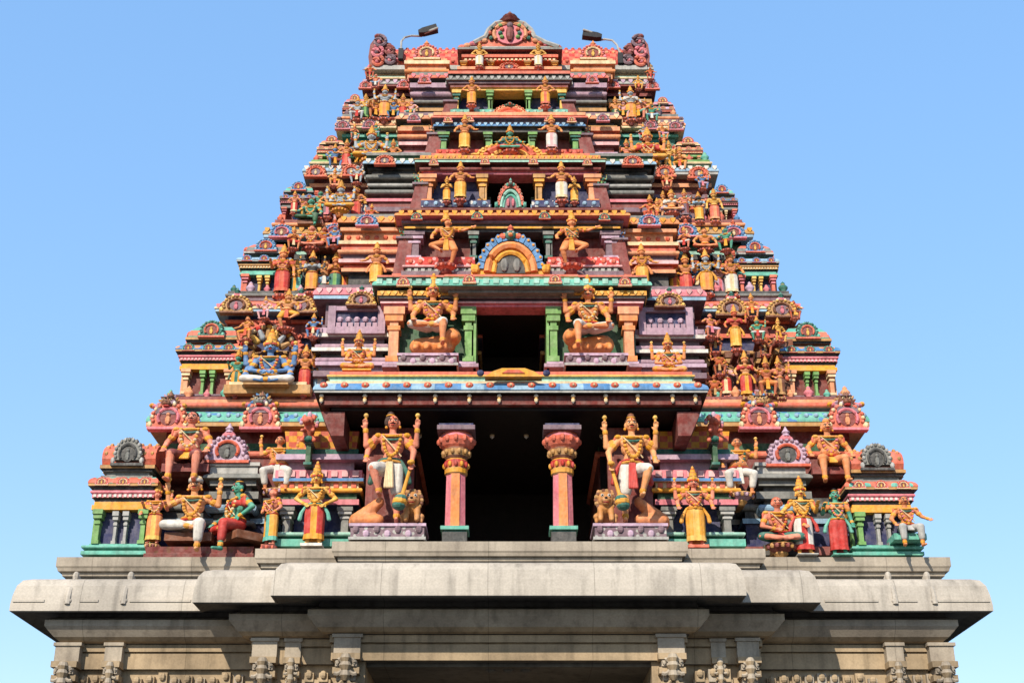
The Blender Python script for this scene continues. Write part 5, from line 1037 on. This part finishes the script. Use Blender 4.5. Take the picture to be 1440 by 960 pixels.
# smaller attendants filling the flanks between the main figures
ORD = {2:'second',3:'third',4:'fourth',5:'fifth',6:'sixth'}
SK = [('skinsalmon','salmon'),('skinpeach','peach'),('skinblue','blue'),('skingreen','green'),('skinsilver','grey'),('ltpink','pale pink'),('skinyellow','yellow'),('skinorange','orange')]
CL = [('red','cream'),('teal','gold'),('white','red'),('gold','redorange'),('dgreen','gold'),('lilac','pink'),('ltblue','white'),('maroon','gold')]
CN = {'red':'red','teal':'teal','white':'white','gold':'gold','dgreen':'dark green','lilac':'lilac','ltblue':'pale blue','maroon':'maroon'}
AR = [('up','hip'),('bless','hip'),('anjali','anjali'),('hip','up'),('out','bless'),('hip','low'),('knee','up')]
for tr, side, Y, rows in ((2,'left',2.2,((448,556,498),(346,478,444),(440,474,440),(372,448,416))), (2,'right',2.2,((1022,558,504),(1000,474,440),(1066,478,444),(1096,480,446))),
  (3,'left',3.0,((415,414,364),(455,414,366),(484,410,366),(412,350,318),(470,346,318))), (3,'right',3.0,((950,414,364),(981,416,368),(1013,416,366),(963,350,318),(1022,352,320))),
  (4,'left',3.6,((424,310,272),(448,308,268),(514,306,268),(470,262,236),(502,258,232))), (4,'right',3.6,((934,308,268),(973,312,274),(938,264,238),(988,266,240))),
  (5,'left',4.25,((470,236,202),(502,236,202),(498,196,174),(528,194,172))), (5,'right',4.25,((897,236,202),(927,238,204),(957,240,206),(905,196,174),(932,196,174))),
  (6,'left',4.75,((502,170,136),(527,168,138),(553,168,138),(578,166,138),(528,124,104))), (6,'right',4.75,((877,168,138),(899,170,138),(917,172,142),(898,126,106)))):
    for q, (px, pf, pt) in enumerate(rows):
        sk = SK[(q*3 + tr*2 + (side == 'right')) % 8]; cl = CL[(q*5 + tr*3 + (side == 'right')*2) % 8]; a1, a2 = AR[(q*2+tr) % 7]; small = pf-pt < 36
        figure(px, pf, pt, Y - (.25 if small else 0), 'squat' if small else ('stand','dance','stand','lunge')[q % 4], sk[0], cl[0], cl[1], 'small %s attendant in %s cloth on the %s flank of the %s storey' % (sk[1], CN[cl[0]], side, ORD[tr]), ((a1,),(a2,)), crown=('tall','bun','tall')[q % 3], ped_h=.015, pedestal='brown', wide=1.2, rz=R(random.uniform(-25,25)), group='small attendants on the flanks of the tower')

# small grotesque heads and busts standing on the cornices
for px, py, Y, k, k2, lab in ((236,576,1.8,'brown','lavender','brown lion mask above the leftmost pink arch of the first cornice'),(366,574,1.8,'grey','blue','grey lion mask above the left inner pink arch of the first cornice'),(1068,574,1.8,'tan','blue','tan lion mask above the right inner pink arch of the first cornice'),(1190,574,1.8,'brown','lavender','brown lion mask above the rightmost pink arch of the first cornice')):
    x, z = W(px, py, Y); m = MB(); m.ball((x,Y,z+.13),(.15,.13,.14),k,10,8); m.ball((x,Y-.13,z+.08),(.085,.07,.05),k,8,6); m.ball((x,Y-.17,z+.1),(.03,.03,.025),'dbrown',6,5); m.ball((x,Y-.13,z+.03),(.07,.05,.025),'red',7,5)
    for s_ in (-1,1):
        m.ball((x+s_*.065,Y-.115,z+.165),(.028,.02,.022),'cream',7,5); m.ball((x+s_*.065,Y-.132,z+.165),(.012,.01,.012),'black',6,4); m.capsule((x+s_*.03,Y-.13,z+.2),.018,(x+s_*.1,Y-.1,z+.215),.014,'dbrown',6)
        for q in range(3): m.ball((x+s_*(.2+.05*q),Y,z+.04+.02*q),(.06,.08,.05),(k2,'pink','gold')[q],7,5)
    for q in range(9):
        a = R(5+170*q/8); m.capsule((x+.13*math.cos(a),Y+.03,z+.13+.13*math.sin(a)),.045,(x+.2*math.cos(a+.15),Y+.03,z+.14+.2*math.sin(a+.15)),.016,(k,'tan',k2)[q%3],6)
    m.box(x-.2,x+.2,Y-.1,Y+.35,z-.12,z,'mauve'); tag(m.build('lion_mask'), lab, 'lion mask', 'lion masks on the first cornice')

# ================================================================== FLOODLIGHTS
def flood(pts, hx0, hx1, hy0, hy1, label):
    Y = 5.0; P3 = [(X(a,b,Y), Y+.1*i, Z(b,Y)) for i,(a,b) in enumerate(pts)]; root = tag(empty('floodlight', P3[0]), label, 'floodlight', 'floodlights on the roof'); o0 = Vector(P3[0])
    m = MB(); m.tube([tuple(Vector(p)-o0) for p in P3], .026, 'ltgrey', 8); m.box(-.06,.06,-.06,.06,-.3,.0,'metal'); m.build('pole', root)
    a = Vector((X(hx0,hy0,Y), Y+.25, Z(hy0,Y)))-o0; b = Vector((X(hx1,hy1,Y), Y+.15, Z(hy1,Y)))-o0
    m = MB(); d = (b-a); n = Vector((-d.z,0,d.x)).normalized(); q = []
    for t, hh in ((0,.04),(.25,.075),(1,.085)): q.append((t,hh))
    pts_ = [a+d*t+n*hh for t,hh in q] + [a+d*t-n*hh for t,hh in q[::-1]]; m.prism([(p.x,p.z) for p in pts_], a.y-.08, a.y+.1, 'metal'); m.build('lamp_head', root)
    m = MB(); c0 = a+d*.3-n*.06; c1 = a+d*.97-n*.068; m.capsule(c0, .03, c1, .03, 'ltgrey', 8); m.build('lamp_glass', root)
flood([(564,70),(564,55),(568,46),(577,40),(592,37)], 588, 614, 38, 31, 'dark floodlight on a curved pole above the left end of the roof')
flood([(872,76),(868,60),(862,50),(852,45),(840,43)], 847, 820, 44, 40, 'dark floodlight on a curved pole above the right end of the roof')
